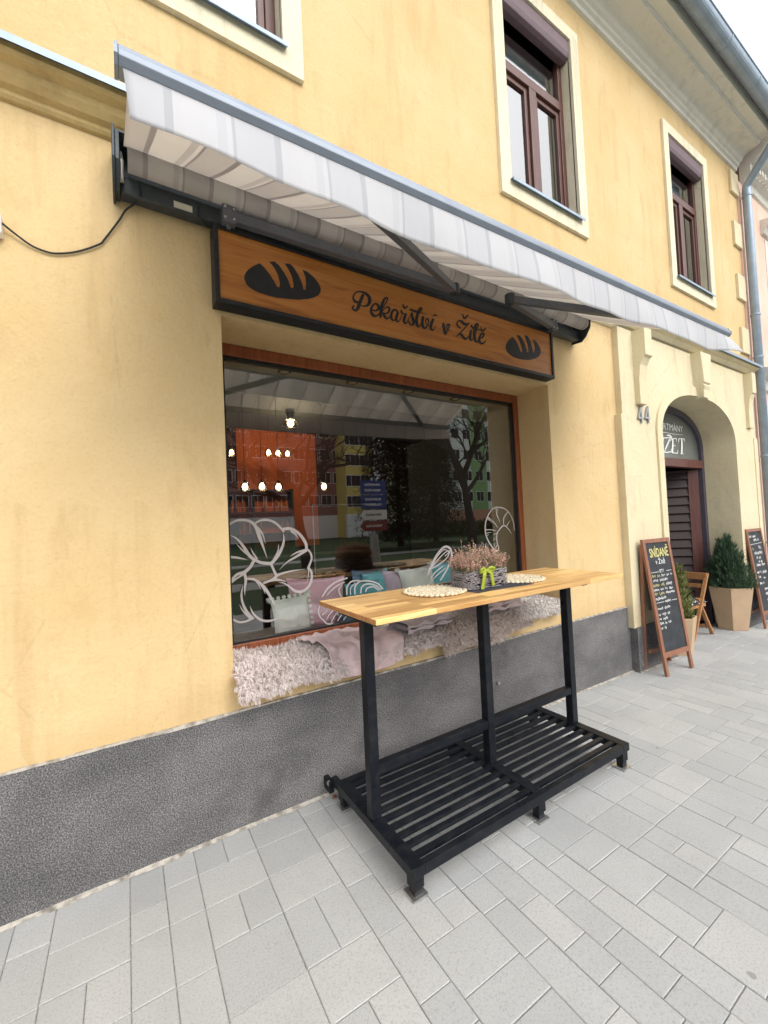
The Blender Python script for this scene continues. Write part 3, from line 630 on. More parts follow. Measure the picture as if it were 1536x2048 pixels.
croi = [[(540,248,22),(450,298,22),(370,420,22),(322,560,22),(312,700,24),(330,830,24),(380,950,24),(450,1060,24),(510,1130,24),(565,1135,22),(588,1085,22),(560,990,20),(545,880,20),(560,780,22),(600,712,24),(655,645,26),(715,632,22),(780,690,18),(850,790,8)],
 [(540,248,22),(680,270,20),(780,340,18),(850,450,16),(895,580,14),(905,720,10)],[(530,262,18),(550,400,18),(590,500,14),(625,590,4)],[(572,270,14),(565,330,10),(560,380,3)],[(365,460,26),(450,525,18),(510,590,16),(575,672,5)],[(360,500,16),(420,530,10),(450,580,3)],
 [(325,715,22),(430,712,20),(545,738,6)],[(335,782,16),(390,768,12),(445,765,3)],[(340,830,14),(390,805,4)],[(470,805,4),(520,792,14),(560,800,18)],[(460,935,4),(510,890,12),(545,870,16)],[(780,345,16),(705,420,16),(680,520,16),(690,622,14)],[(745,390,10),(715,450,8),(712,520,3)],[(850,490,4),(780,570,10),(742,645,14)],
 [(480,1060,8),(500,1000,8),(530,990,4)],[(520,1100,8),(540,1040,8),(560,1020,4)],[(590,1385,14),(660,1420,18),(710,1480,16),(735,1560,10)]]
mb = MB(); strokes(mb, croi, cr, 0.0002); mb.build('croissant_decal', DECAL, SW)
# sill board under the fleeces
MB().box(OX0+.003, OX1-.003, -0.03, FY, .765, .788).build('sill_board', SILLW, SW, bevel=0.003)

# rooms behind the shop window
def quads(name, mat, L):
    mb = MB()
    for q in L: mb.quad(*q)
    me = bpy.data.meshes.new(name); me.from_pydata(mb.v, [], mb.f); me.materials.append(mat); o = bpy.data.objects.new(name, me); COL.objects.link(o); o.parent = B; return o
DK = flat("dark_maroon_wall", (0.022, 0.007, 0.007), 0.9); ORG = flat("orange_feature_wall", (0.33, 0.07, 0.016), 0.85, var=0.1, sc=2); DKR = flat("dark_green_grey_wall", (0.02, 0.022, 0.02), 0.9)
BD, RYB, RCZ = 1.25, 5.5, 3.45
quads('bay_lining', WHT_P, [((OX0-.0, .36, .80), (OX0, .75, .80), (OX0, .75, 2.73), (OX0, .36, 2.73)), ((OX1, .36, .80), (OX1, .75, .80), (OX1, .75, 2.73), (OX1, .36, 2.73)),
  ((-.9, .36, 2.73), (5, .36, 2.73), (5, BD, 2.73), (-.9, BD, 2.73)), ((-.9, BD, 2.73), (5, BD, 2.73), (5, BD, RCZ), (-.9, BD, RCZ)), ((OX1, .75, .8), (5, .75, .8), (5, .75, 2.73), (OX1, .75, 2.73)), ((-.9, .75, .8), (OX0, .75, .8), (OX0, .75, 2.73), (-.9, .75, 2.73))])
quads('window_bench', flat("bench_grey_fur", (0.30, 0.31, 0.30), 1.0, bump=0.8), [((OX0, .40, .80), (OX1, .40, .80), (OX1, 1.0, .78), (OX0, 1.0, .78))])
quads('room_walls', DK, [((-.9, RYB, 0), (7, RYB, 0), (7, RYB, RCZ), (-.9, RYB, RCZ)), ((-.9, 1.25, 0), (-.9, RYB, 0), (-.9, RYB, RCZ), (-.9, 1.25, RCZ)), ((7, .8, 0), (7, RYB, 0), (7, RYB, RCZ), (7, .8, RCZ))])
quads('room_ceiling', DKR, [((-.9, BD, RCZ), (7, BD, RCZ), (7, RYB, RCZ), (-.9, RYB, RCZ))]); quads('room_floor', DKR, [((-.9, .4, 0), (7, .4, 0), (7, RYB, 0), (-.9, RYB, 0)), ((-.9, .9, 0), (5, .9, 0), (5, .9, .78), (-.9, .9, .78))])
quads('orange_wall', ORG, [((1.75, RYB-.03, 1.2), (3.3, RYB-.03, 1.2), (3.3, RYB-.03, RCZ-.02), (1.75, RYB-.03, RCZ-.02))])

# entrance: arched fanlight, transom, door leaf
DX0, DX1, DY, TZ = AX0+.0, AX1, 0.30, 2.20
ed = MB(); ed.box(DX1-.075, DX1-.002, DY, DY+.08, -.08, ASP); ed.box(DX0+.002, DX0+.075, DY, DY+.08, -.08, ASP)
a_, b_ = archpts(40, -.002), archpts(40, -.085); n = len(a_)
vs = [(x, DY, z) for x, z in a_]+[(x, DY, z) for x, z in b_]+[(x, DY+.08, z) for x, z in a_]+[(x, DY+.08, z) for x, z in b_]; fs = []
for i in range(n-1): fs += [(i, i+1, n+i+1, n+i), (n+i, n+i+1, 3*n+i+1, 3*n+i)]
ed.add(vs, fs)
ENT = ed.build('entrance_door', PURPLE, B)
MB().box(DX0+.075, DX1-.075, DY-.015, DY+.08, TZ-.055, TZ+.055).build('transom', DOORR, ENT, bevel=.004)
fg = MB(); pts = [(x, DY+.04, z) for x, z in archpts(30, -.07)]; pts = [(DX0+.07, DY+.04, TZ)] + pts + [(DX1-.07, DY+.04, TZ)]
fg.add(pts, [tuple(range(len(pts)))]); fan = fg.build('fanlight', FANL, ENT)
def textmesh(name, body, mat, conv_pts, parent, h=1.0, xs_=1.0, bold=0.0, just='LEFT'):
    """text laid on the plane spanned by origin, right and up vectors"""
    cu = bpy.data.curves.new(name, 'FONT'); cu.body = body; cu.size = h; cu.align_x = just; cu.offset = bold; cu.resolution_u = 3
    o = bpy.data.objects.new(name, cu); COL.objects.link(o); bpy.context.view_layer.update()
    me = bpy.data.meshes.new_from_object(o); COL.objects.unlink(o); bpy.data.objects.remove(o)
    O, X, Y = conv_pts
    for v in me.vertices: v.co = O + X*(v.co.x*xs_) + Y*v.co.y
    me.materials.clear(); me.materials.append(mat); m_ = bpy.data.objects.new(name, me); COL.objects.link(m_); m_.parent = parent; return m_
FT = DY+.034
e0 = W(1366, 862, 1, FT)
textmesh('lettering', 'APARTMÁNY', CHALKW, (Vector((e0.x, FT, e0.z-.02)), Vector((1, 0, 0)), Vector((0, 0, 1))), fan, 0.125, 1.12, 0, 'RIGHT')
fl = crop(1230, 760, 7.68, 1, FT-.001)
let = [[(700,800,14),(780,806,8),(900,830,6),(1040,842,5)],
 [(690,1030,10),(700,1090,12),(735,1105,16)],
 [(740,885,10),(780,890,16),(855,880,12)],[(855,885,10),(810,990,12),(755,1105,10)],[(835,900,10),(800,980,12),(770,1060,10)],[(750,1105,14),(800,1112,16),(858,1100,14)],[(858,1112,8),(864,1060,10)],[(742,885,10),(738,950,8)],[(800,850,20),(840,855,26),(866,890,14),(850,940,10)],
 [(885,905,22),(882,1010,24),(880,1115,22)],[(868,905,10),(920,900,12),(940,905,12),(942,950,5)],[(880,1010,8),(925,1012,10)],[(870,1118,12),(920,1122,14),(955,1124,12),(960,1075,5)],
 [(1020,915,22),(1022,1020,24),(1020,1130,24)],[(975,960,5),(978,905,12),(1020,905,12),(1058,908,12),(1058,950,6)],[(998,1133,8),(1045,1136,8)]]
mb = MB(); strokes(mb, let, fl, .0002); mb.build('lettering', CHALKW, fan)
# door leaf ajar, hinged on the right
L = MB(); lw = 0.92; ang = R_(128)
Mx = Matrix.Translation((DX1-.08, DY+.07, 0)) @ Matrix.Rotation(ang, 4, 'Z')
L.box(0, lw, -.02, .02, -.05, TZ-.06, Mx)
leaf = L.build('door_leaf', DOORW, ENT)
sl2 = MB(); z = 0.12
for k in range(16):
    sl2.add([Mx @ Vector(v) for v in ((.13, .021, z), (lw-.13, .021, z), (lw-.13, .045, z+.02), (.13, .045, z+.02), (lw-.13, .021, z+.115), (.13, .021, z+.115))], [(0, 1, 2, 3), (3, 2, 4, 5)]); z += .125
for k in range(16):
    z = 0.12+k*.125
    sl2.add([Mx @ Vector(v) for v in ((.13, -.021, z), (lw-.13, -.021, z), (lw-.13, -.045, z+.02), (.13, -.045, z+.02), (lw-.13, -.021, z+.115), (.13, -.021, z+.115))], [(0, 1, 2, 3), (3, 2, 4, 5)])
sl2.build('louvres', DOORW, leaf)
st = MB()
for q in ((0, .13), (lw-.13, lw)): st.box(q[0], q[1], -.048, .048, -.04, TZ-.07, Mx)
st.build('stile', DOORR, leaf, bevel=.004)
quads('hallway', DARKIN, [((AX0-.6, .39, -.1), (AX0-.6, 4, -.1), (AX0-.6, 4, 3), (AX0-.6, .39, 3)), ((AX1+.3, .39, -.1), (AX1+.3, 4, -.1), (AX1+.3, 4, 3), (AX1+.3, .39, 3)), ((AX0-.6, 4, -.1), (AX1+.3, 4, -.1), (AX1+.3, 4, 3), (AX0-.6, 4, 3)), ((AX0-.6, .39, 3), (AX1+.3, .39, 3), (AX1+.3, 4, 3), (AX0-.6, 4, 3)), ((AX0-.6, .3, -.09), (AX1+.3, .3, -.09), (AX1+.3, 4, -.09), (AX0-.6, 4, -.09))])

# house number
for k, px in enumerate((1276, 1290)):
    o = W(px-2, 846, 1, PY); mb = MB(); x0, z0 = o.x, o.z; hh = .19; y0, y1 = PY-.022, PY-.004
    mb.box(x0+.060, x0+.078, y0, y1, z0, z0+hh*0.98); mb.box(x0-.002, x0+.10, y0-.001, y1+.001, z0+.045, z0+.062); mb.bar((x0+.008, (y0+y1)/2, z0+.055), (x0+.066, (y0+y1)/2, z0+hh*.96), .016, .018, (0, 1, 0))
    nb = mb.build('house_number', NUMB, B)

# ---------------------------------------------------------------- neighbour
NB = thing('neighbour_building', 'salmon pink house with dentil cornice beyond the downpipe', 'building')
mb = MB(); mb.box(8.125, 20, -0.02, 9, -.3, 6.6); nw = mb.build('wall', PINK, NB)
MB().profx([(0, 6.55), (-.05, 6.58), (-.07, 6.66), (-.14, 6.70), (-.14, 6.85), (-.3, 6.92), (-.34, 7.0), (-.5, 7.1), (-.5, 7.3), (0, 7.3)], 8.30, 20).build('eaves_cornice', EAVE, NB)
for k in range(40): MB().box(8.34+k*.12, 8.40+k*.12, -.20, -.10, 6.71, 6.80).build('dentil', EAVE, NB)
MB().profx([(0, 6.02), (-.06, 6.04), (-.10, 6.12), (-.18, 6.16), (-.18, 6.24), (0, 6.28)], 9.0, 10.7).build('window_hood', EAVE, NB)
nwn = MB().box(9.15, 10.55, -.03, .0, 4.35, 6.0).build('window', EAVE, NB); MB().box(9.3, 10.4, -.035, -.025, 4.5, 5.9).build('pane', DARKIN, nwn)
MB().profx([(0, 3.35), (-.06, 3.38), (-.10, 3.5), (-.2, 3.55), (-.2, 3.66), (0, 3.7)], 8.31, 20).build('string_course', EAVE, NB)
MB().profx([(0, 2.9), (-.08, 2.92), (-.12, 3.02), (-.12, 3.08), (0, 3.1)], 8.9, 11).build('window_hood', EAVE, NB)
MB().box(8.305, 20, -.05, 0, -.3, .62).build('plinth', ROUGH, NB)
MB().add([(8.3, -.6, 7.3), (20, -.6, 7.3), (20, 4.5, 10.4), (8.3, 4.5, 10.4)], [(0, 1, 2, 3)]).build('roof', ROOF, NB)

# ================================================================ OBJECTS
# ---------------------------------------------------------------- signboard
SX0, SX1, SZ0, SZ1, SY = 0.425, 3.215, 2.757, 3.178, -0.10
SG = thing('signboard', 'long orange-brown wooden bakery sign with black frame above the shop window', 'shop sign', ((SX0+SX1)/2, SY, SZ0))
def rel(o, parent):
    "keep the world position of a mesh built in world coordinates while parenting it to a moved empty"
    for c in (o if isinstance(o, (list, tuple)) else [o]):
        c.parent = parent; c.matrix_parent_inverse = Matrix.Translation(parent.location).inverted() if parent.rotation_euler.z == 0 else parent.matrix_world.inverted()
    return o
MBx = MB
fr = MB(); t = .025
fr.box(SX0, SX0+t, SY, -.004, SZ0, SZ1); fr.box(SX1-t, SX1, SY, -.004, SZ0, SZ1); fr.box(SX0+t, SX1-t, SY, -.004, SZ0, SZ0+t); fr.box(SX0+t, SX1-t, SY, -.004, SZ1-t, SZ1)
rel(fr.build('sign_frame', BLACK, bevel=.003), SG)
rel(MB().box(SX0+t, SX1-t, SY+.012, -.01, SZ0+t, SZ1-t).build('sign_panel', SIGNW), SG)
SP = SY+.0105
c1, c2 = crop(690, 570, 9.6, 1, SP), crop(840, 610, 9.6, 1, SP)
txt1 = [[(240,330,32),(190,310,32),(160,260,24),(170,190,18),(230,135,18),(310,130,22),(400,165,36),(465,240,46),(470,330,46),(430,390,36),(360,405,20),(290,388,12)],
 [(345,195,40),(312,270,46),(272,370,46),(250,440,46),(210,485,36),(165,475,24),(145,440,28),(165,405,22)],
 [(520,475,12),(580,495,22),(640,460,32),(640,400,36),(600,362,26),(550,375,22),(508,440,34),(504,520,40),(540,580,40),(590,595,28),(650,560,18),(700,480,8)],
 [(690,520,8),(740,420,10),(800,310,16),(815,262,22),(785,245,22),(745,290,32),(700,420,46),(690,520,48),(680,615,30)],[(720,500,10),(780,432,14),(840,430,24),(850,490,28),(810,540,22),(750,542,10)],[(740,545,30),(760,600,38),(800,645,28),(850,620,14),(890,570,8)],
 [(1010,510,22),(960,472,24),(910,510,32),(885,590,34),(900,660,30),(940,680,16),(985,620,10),(1010,530,10)],[(1010,540,36),(985,620,36),(985,680,32),(1020,705,16),(1060,650,8),(1085,570,8)],
 [(1080,490,22),(1088,530,28),(1130,560,18),(1168,570,20)],[(1170,560,26),(1140,630,38),(1130,700,34),(1160,740,22),(1200,700,10),(1230,620,8),(1285,530,8)],[(1110,385,22),(1145,445,28),(1200,405,12)],
 [(1285,540,22),(1290,620,34),(1320,700,34),(1300,760,28),(1260,765,20),(1220,710,22)],[(1320,730,8),(1375,640,8)],
 [(1375,640,8),(1430,530,10),(1470,470,18),(1450,440,20),(1420,480,26),(1380,600,40),(1370,700,40),(1390,790,30),(1420,800,16),(1460,740,8),(1500,640,8)],[(1250,475,24),(1340,505,30),(1450,540,12),(1555,564,6)]]
txt2 = [[(60,235,36),(45,330,40),(55,410,36),(90,445,28),(140,400,16),(165,320,20),(142,260,22),(110,300,16),(130,380,12),(200,402,8)],
 [(250,280,36),(215,370,40),(205,440,36),(240,485,22),(275,450,10),(300,400,6)],[(240,212,8),(290,192,22),(332,212,6)],
 [(425,430,8),(445,350,22),(460,420,38),(475,510,42),(490,555,26),(530,480,12),(565,400,22),(540,370,20),(515,410,18),(530,470,12),(590,490,6)],
 [(770,440,22),(720,400,22),(715,330,16),(750,300,18),(800,320,36),(850,365,38),(900,370,26),(945,340,10)],[(945,345,12),(860,440,16),(760,550,16),(700,600,10)],[(730,565,10),(790,570,30),(840,630,36),(880,650,26),(930,610,12),(975,510,8)],[(815,180,16),(850,258,26),(920,195,18)],
 [(975,490,26),(965,570,34),(960,640,34),(985,680,20),(1020,640,8),(1045,580,8)],
 [(1045,600,8),(1090,450,16),(1112,385,22),(1095,357,18),(1065,390,26),(1045,500,40),(1045,620,40),(1070,700,28),(1110,700,16),(1150,620,8)],[(985,400,26),(1010,440,26),(1080,465,18),(1180,490,8)],
 [(1150,640,12),(1200,620,22),(1222,560,24),(1190,545,20),(1150,600,26),(1130,670,34),(1160,730,30),(1200,740,22),(1240,710,14),(1265,670,6)],[(1165,430,14),(1195,500,22),(1250,455,22)]]
mb = MB(); fat = lambda T: [[(a, b, w_*1.32+4) for a, b, w_ in s_] for s_ in T]
strokes(mb, fat(txt1), c1, .00012); strokes(mb, fat(txt2), c2, .00012); rel(mb.build('lettering', BLACK), SG)
def loaf(P, cv):
    n = len(P); mb = MB(); vs = [cv(u, v) for u, v in P]; mb.add(vs, [tuple(range(n))])
    o = mb.build('loaf_emblem', BLACK); bm = bmesh.new(); bm.from_mesh(o.data); bmesh.ops.triangulate(bm, faces=bm.faces, ngon_method='EAR_CLIP'); bm.to_mesh(o.data); bm.free(); return rel(o, SG)
loaf([(452,805),(458,765),(475,735),(500,708),(535,683),(575,662),(615,648),(660,692),(710,755),(760,830),(790,890),(815,892),(818,850),(800,775),(770,710),(735,660),(706,632),(765,630),(810,670),(860,740),(905,820),(930,895),(955,905),(957,860),(940,780),(905,710),(865,648),(925,655),(960,690),(1010,770),(1045,850),(1062,918),(1080,918),(1086,850),(1078,785),(1062,745),(1048,712),(1100,735),(1160,785),(1210,845),(1236,900),(1236,940),(1215,972),(1170,998),(1100,1014),(1010,1020),(900,1012),(790,1000),(690,975),(590,942),(520,905),(475,862)], crop(400, 400, 5.12, 1, SP))
loaf([(340,610),(350,540),(375,490),(430,425),(498,372),(545,425),(600,510),(640,600),(668,680),(683,708),(705,708),(702,640),(680,560),(645,460),(612,385),(580,335),(640,335),(690,385),(735,460),(775,550),(800,640),(816,710),(840,710),(842,650),(828,560),(800,460),(772,385),(748,335),(825,350),(855,395),(890,470),(915,560),(935,650),(948,718),(970,718),(982,640),(975,560),(960,490),(935,418),(1000,455),(1050,520),(1090,590),(1115,660),(1115,730),(1080,790),(1020,835),(940,862),(850,876),(740,872),(620,850),(520,815),(430,755),(370,690)], crop(980, 640, 10.97, 1, SP))

# ---------------------------------------------------------------- awning
AX_0, AX_1 = 0.0, 3.70
AW = thing('awning', 'half open grey striped folding-arm awning over the shop window', 'awning', (0, 0, 3.2))
rel(MB().box(AX_0+.02, 3.63, -.030, -.012, 3.20, 3.40).build('back_plate', ANTH), AW)
rel(MB().box(AX_0+.02, 3.63, -.085, -.02, 3.185, 3.268).build('torsion_beam', ANTH, bevel=.006), AW)
pr = MB(); pr.profx([(-.012, 3.35), (-.012, 3.40), (-.17, 3.415), (-.172, 3.405), (-.02, 3.39), (-.02, 3.35)], AX_0, 3.74)
rel(pr.build('backing_rail', ANTH), AW)
rf = MB(); rf.grid(lambda u, v: (AX_0+.05+u*3.58, -.135 + (.052+.004*math.sin(u*160)*max(0, u-.45))*math.cos(v*2*math.pi), 3.315+(.050+.003*math.sin(u*90+v*9)*max(0, u-.4))*math.sin(v*2*math.pi)), 180, 20)
rel(rf.build('rolled_cloth', CLOTH, smooth=True), AW)
for x0 in (AX_0-.012, 3.64):
    eb = MB(); P = [(-.0, 3.175), (-.10, 3.165), (-.145, 3.20), (-.19, 3.27), (-.20, 3.36), (-.185, 3.425), (-.0, 3.43)]
    eb.profx(P, x0, x0+.012); eb.profx([(y*.9-.005, 3.30+(z-3.30)*.9) for y, z in P], x0+.012, x0+.03)
    o = rel(eb.build('end_bracket', ANTH, bevel=.003), AW)
    bb = MB(); bb.tube([(x0+.035, -.11, 3.36), (x0+.036, -.135, 3.30), (x0+.036, -.12, 3.22)], [.006, .011, .009], 10); bb.lathe([(.011, 0), (.011, .01)], (x0+.036, -.12, 3.212), 8)
    b2 = bb.build('bolt', BOLT, smooth=False); b2.parent = o
rel(MB().box(.245, .33, -.0875, -.085, 3.196, 3.228).build('rating_label', STICK), AW)
# front bar, slightly higher at the right end
FBY = -1.15
def fbz(x): return 2.735 + 0.0175*x
fb = MB(); P = [(-.02, -.045), (-.035, -.02), (-.035, .01), (-.022, .03), (-.02, .052), (-.012, .055), (.0, .045), (.03, .03), (.035, -.02), (.02, -.045)]
n = len(P); P = [(y, z*.60+.014) for y, z in P]; vs = [(x, FBY+y, fbz(x)+z) for x in (AX_0+.012, 3.703) for y, z in P]
fb.add(vs, [(k, (k+1) % n, n+(k+1) % n, n+k) for k in range(n)]+[tuple(range(n))[::-1], tuple(range(n, 2*n))])
fbo = rel(fb.build('front_bar', SILV, bevel=.003), AW)
for X, s_ in ((AX_0+.012, -1), (3.703, 1)):
    e = MB(); P2 = [(y*1.06, z*1.05) for y, z in P]; vs = [(x, FBY+y, fbz(x)+z) for x in (X, X+.008*s_) for y, z in P2]
    e.add(vs, [(k, (k+1) % n, n+(k+1) % n, n+k) for k in range(n)]+[tuple(range(n))[::-1], tuple(range(n, 2*n))]); q = e.build('end_cap', SILV); q.parent = fbo
# canopy cloth with sag and slack folds
def canopy(u, v):
    x = AX_0+.035+u*3.64; y0, z0, y1, z1 = -.150, 3.362, FBY+.01, fbz(x)+.02
    y = y0+(y1-y0)*v; z = z0+(z1-z0)*v - .016*math.sin(math.pi*v)*(1+.25*math.sin(u*7)) + .003*math.sin(u*42+v*3)*math.sin(math.pi*v)
    return (x, y, z)
cn = MB(); cn.grid(canopy, 140, 24); rel(cn.build('canopy', CLOTH, smooth=True, solid=.0015), AW)
def val(u, v):
    x = AX_0+.022+u*3.68; zt = fbz(x)-.012
    h = .166*(.80+.20*min(1, u*5))*(1-.10*max(0, u-.5)*2)*(1-.25*max(0, (u-.9)/.1)) ; fl = max(0, (u-.93)/.07)
    drop = h*v + v*.003*math.sin(u*24) + v*.002*math.sin(u*61+1)
    y = FBY-.018 - v*(.012+.010*math.sin(u*19)+.006*math.sin(u*47)) - v*fl*.03
    return (x + v*(.008*math.sin(u*30)+.11*fl**1.5+.012), y - .004*math.sin(v*3.1), zt-drop)
va = MB(); va.grid(val, 200, 10); rel(va.build('valance', VALM, smooth=True, solid=.0012), AW)
def arm(root, elb, tip):
    a = MB(); root, elb, tip = Vector(root), Vector(elb), Vector(tip)
    a.bar(root, elb, .045, .052); a.box(root.x-.035, root.x+.035, root.y-.03, root.y+.05, root.z-.045, root.z+.045)
    a.lathe([(.014, -.06), (.014, .06)], tuple(root), 10)
    o = rel(a.build('folding_arm', ARMG, bevel=.004), AW)
    f = MB(); f.bar(elb+Vector((0, 0, .0)), tip, .036, .046); q = f.build('forearm', ARMG, bevel=.004); q.parent = o
    j = MB(); j.lathe([(.030, -.034), (.034, -.03), (.034, .03), (.030, .034)], tuple(elb), 14); j.lathe([(.008, -.045), (.008, .045)], tuple(elb), 8); q = j.build('elbow_joint', ANTH); q.parent = o
    for dx, dz in ((-.022, .028), (.022, .028), (-.022, -.028), (.022, -.028)):
        q = MB().tube([(root.x+dx, root.y-.03, root.z+dz), (root.x+dx, root.y-.038, root.z+dz)], .006, 6).build('bolt', BOLT); q.parent = o
arm((.50, -.115, 3.215), (1.97, -.23, 3.155), (.52, -1.12, 2.775))
arm((3.18, -.125, 3.205), (2.30, -.42, 3.075), (3.24, -1.12, 2.80))

# cable and socket
so_ = thing('wall_socket', 'white plastic outdoor socket box at the left picture edge', 'socket', (-.45, 0, 2.86))
rel(MB().box(-.50, -.415, -.05, -.001, 2.86, 2.95).build('socket_body', PLAST, bevel=.008), so_); rel(MB().box(-.495, -.42, -.056, -.05, 2.875, 2.94).build('socket_lid', PLAST, bevel=.003), so_)
cp = [(-.425, -.03, 2.925), (-.38, -.02, 2.895), (-.33, -.012, 2.865), (-.29, -.010, 2.853), (-.24, -.010, 2.852), (-.16, -.010, 2.885), (-.075, -.012, 2.945), (-.05, -.013, 2.98), (.01, -.016, 3.09), (.04, -.02, 3.15), (.085, -.05, 3.183), (.10, -.088, 3.20), (.10, -.089, 3.24)]
tag(MB().tube(catmull([tuple(p) for p in cp], 5), .0045, 8).build('power_cable', CABLE, smooth=True), 'thin black cable drooping from the socket box to the awning', 'cable')
tag(MB().tube([(.36, -.0885, 3.24), (.36, -.0885, 3.19), (.40, -.05, 3.178), (.47, -.03, 3.18)], .004, 6).build('power_cable', CABLE), 'short black cable looped under the awning beam beside the cream label', 'cable')
# small leaning plaque behind the first chalkboard
pl = thing('wall_plaque', 'small green framed notice on the pilaster behind the tall chalkboard', 'notice', (4.72, -.066, .52))
rel(MB().box(4.63, 4.86, -.085, -.061, .53, 1.04).build('plaque_frame', GREENF, bevel=.004), pl); rel(MB().box(4.66, 4.83, -.0875, -.085, .56, 1.01).build('plaque_sheet', STICK), pl)

# ---------------------------------------------------------------- bar table
TB = thing('bar_table', 'tall bar table with acacia top on black steel posts and slatted floor platform', 'table', (1.8, -.5, 0))
TZT = 1.15; TT = .026
top = MB(); nst = 11; y0t, y1t = -.775, -.155; sw = (y1t-y0t)/nst
top.box(.905, 2.86, y0t, y1t, TZT-TT, TZT)
rel(top.build('tabletop', TABLEW, bevel=.003), TB)
en = wood("acacia_end_grain", (0.20, 0.08, 0.03), (0.38, 0.17, 0.06), (0.55, 0.30, 0.12), None, 'z', 0.5, 3.0)
for X, d in ((.905, -1), (2.86, 1)): rel(MB().quad((X+d*.0006, y0t+.003, TZT-TT+.003), (X+d*.0006, y1t-.003, TZT-TT+.003), (X+d*.0006, y1t-.003, TZT-.003), (X+d*.0006, y0t+.003, TZT-.003)).build('end_grain', en), TB)
uf = MB(); uf.box(.97, 2.72, -.70, -.66, TZT-TT-.006, TZT-TT-.0005); uf.box(.97, 2.72, -.53, -.47, TZT-TT-.045, TZT-TT-.0005); uf.box(.97, 2.72, -.27, -.23, TZT-TT-.006, TZT-TT-.0005)
for X in (.99, 1.80, 2.60): uf.box(X-.025, X+.025, -.66, -.27, TZT-TT-.036, TZT-TT-.002)
rel(uf.build('top_frame', STEEL, bevel=.002), TB)
PX = (1.003, 1.802, 2.602); ph = .027
for X in PX: rel(MB().box(X-ph, X+ph, -.505-ph, -.505+ph, .128, TZT-TT-.036).build('post', STEEL, bevel=.004), TB)
for a, b in ((PX[0]+ph, PX[1]-ph), (PX[1]+ph, PX[2]-ph)): rel(MB().box(a-.001, b+.001, -.528, -.482, .332, .378).build('stretcher', STEEL, bevel=.003), TB)
pf = MB(); x0, x1, y0, y1 = .968, 2.632, -.872, -.135; z0, z1 = .082, .128
pf.box(x0, x0+.065, y0, y1, z0, z1); pf.box(x1-.065, x1, y0, y1, z0, z1); pf.box(1.770, 1.832, y0+.035, y1-.035, z0, z1-.001); pf.box(x0+.065, x1-.065, y0, y0+.035, z0, z1-.001); pf.box(x0+.065, x1-.065, y1-.035, y1, z0, z1-.001)
rel(pf.build('platform_frame', STEEL, bevel=.003), TB)
sl3 = MB(); ns = 10; span = (y1-.035)-(y0+.035); pitch_ = span/(ns+.12)
for k in range(ns):
    yc = y0+.035+pitch_*(k+.56)
    for a, b in ((x0+.065, 1.770), (1.832, x1-.065)): sl3.box(a-.001, b+.001, yc-.015, yc+.015, z1-.022, z1-.003)
rel(sl3.build('slat_deck', STEEL, bevel=.0025), TB)
for X in (x0+.036, 1.80, x1-.036):
    for Y in (y0+.036, y1-.036):
        ft = MB(); gz = G(X); s1 = .027
        ft.box(X-s1, X+s1, Y-s1, Y+s1, .035+gz*.5, z0+.002); ft.box(X-s1+.006, X+s1-.006, Y-s1+.006, Y+s1-.006, gz+.006, .05); o = rel(ft.build('foot', STEEL, bevel=.002), TB)
        q = MB().box(X-.038, X+.038, Y-.038, Y+.038, gz+.003, gz+.011).build('foot_plate', BOLT); q.parent = o
for X in (.945, 2.40):
    br = MB(); zz = .06 if X < 1 else .30; 
    if X < 1:
        br.box(X+.0, X+.03, -.095, -.014, .045, .11); br.box(X+.02, X+.055, -.14, -.075, .085, .125)
        o = rel(br.build('wall_bracket', STEEL, bevel=.003), TB); q = MB().tube([(X+.005, -.075, .098), (X+.005, -.088, .098)], .013, 10).build('bolt', BOLT); q.parent = o
    else:
        rel(MB().tube([(X, -.012, .30), (X, -.035, .30)], .012, 10).build('bolt', BOLT), TB)

# placemats: rings of crocheted cotton balls
def placemat(label, cx, cy, rot):
    t = thing('placemat', label, 'placemat', (cx, cy, TZT+.001), 'round cotton placemats on the bar table', rot)
    r = MB(); random.seed(int(cx*100))
    r.lathe([(.001, .0), (.155, .0), (.158, .006), (.001, .007)], (0, 0, 0), 32, False)
    rel2 = []
    for k in range(9):
        rad = .018+.0165*k; nb_ = max(5, int(2*math.pi*rad/.0175))
        for i in range(nb_):
            a = 2*math.pi*(i+random.uniform(-.2, .2))/nb_; s_ = random.uniform(.0085, .0105)
            x, y = rad*math.cos(a), rad*math.sin(a)
            r.lathe([(s_*.35, .002), (s_, .006), (s_*.95, .011), (s_*.4, .0145)], (x, y, 0), 7)
    r.build('woven_disc', CORD, t, smooth=True)
    e = MB()
    for i in range(38):
        a = 2*math.pi*i/38; rr = .174; s_ = .0145
        e.lathe([(s_*.4, .000), (s_, .005), (s_, .010), (s_*.4, .0155)], (rr*math.cos(a), rr*math.sin(a), 0), 8)
    e.build('scalloped_edge', CORD, t, smooth=True)
placemat('round cream cotton placemat on the bar table left of the heather basket', 1.525, -.405, .3)
placemat('round cream cotton placemat on the bar table right of the heather basket', 2.19, -.43, 1.1)
tag(MB().grid(lambda u, v: (1.66+u*.46-.03*v, -.625+v*.42+.01*math.sin(u*5), TZT+.0015+.0008*math.sin(u*60)*math.sin(v*50)), 40, 30).build('table_runner', RUNNER, solid=.002), 'charcoal woven mat under the heather basket on the bar table', 'runner')

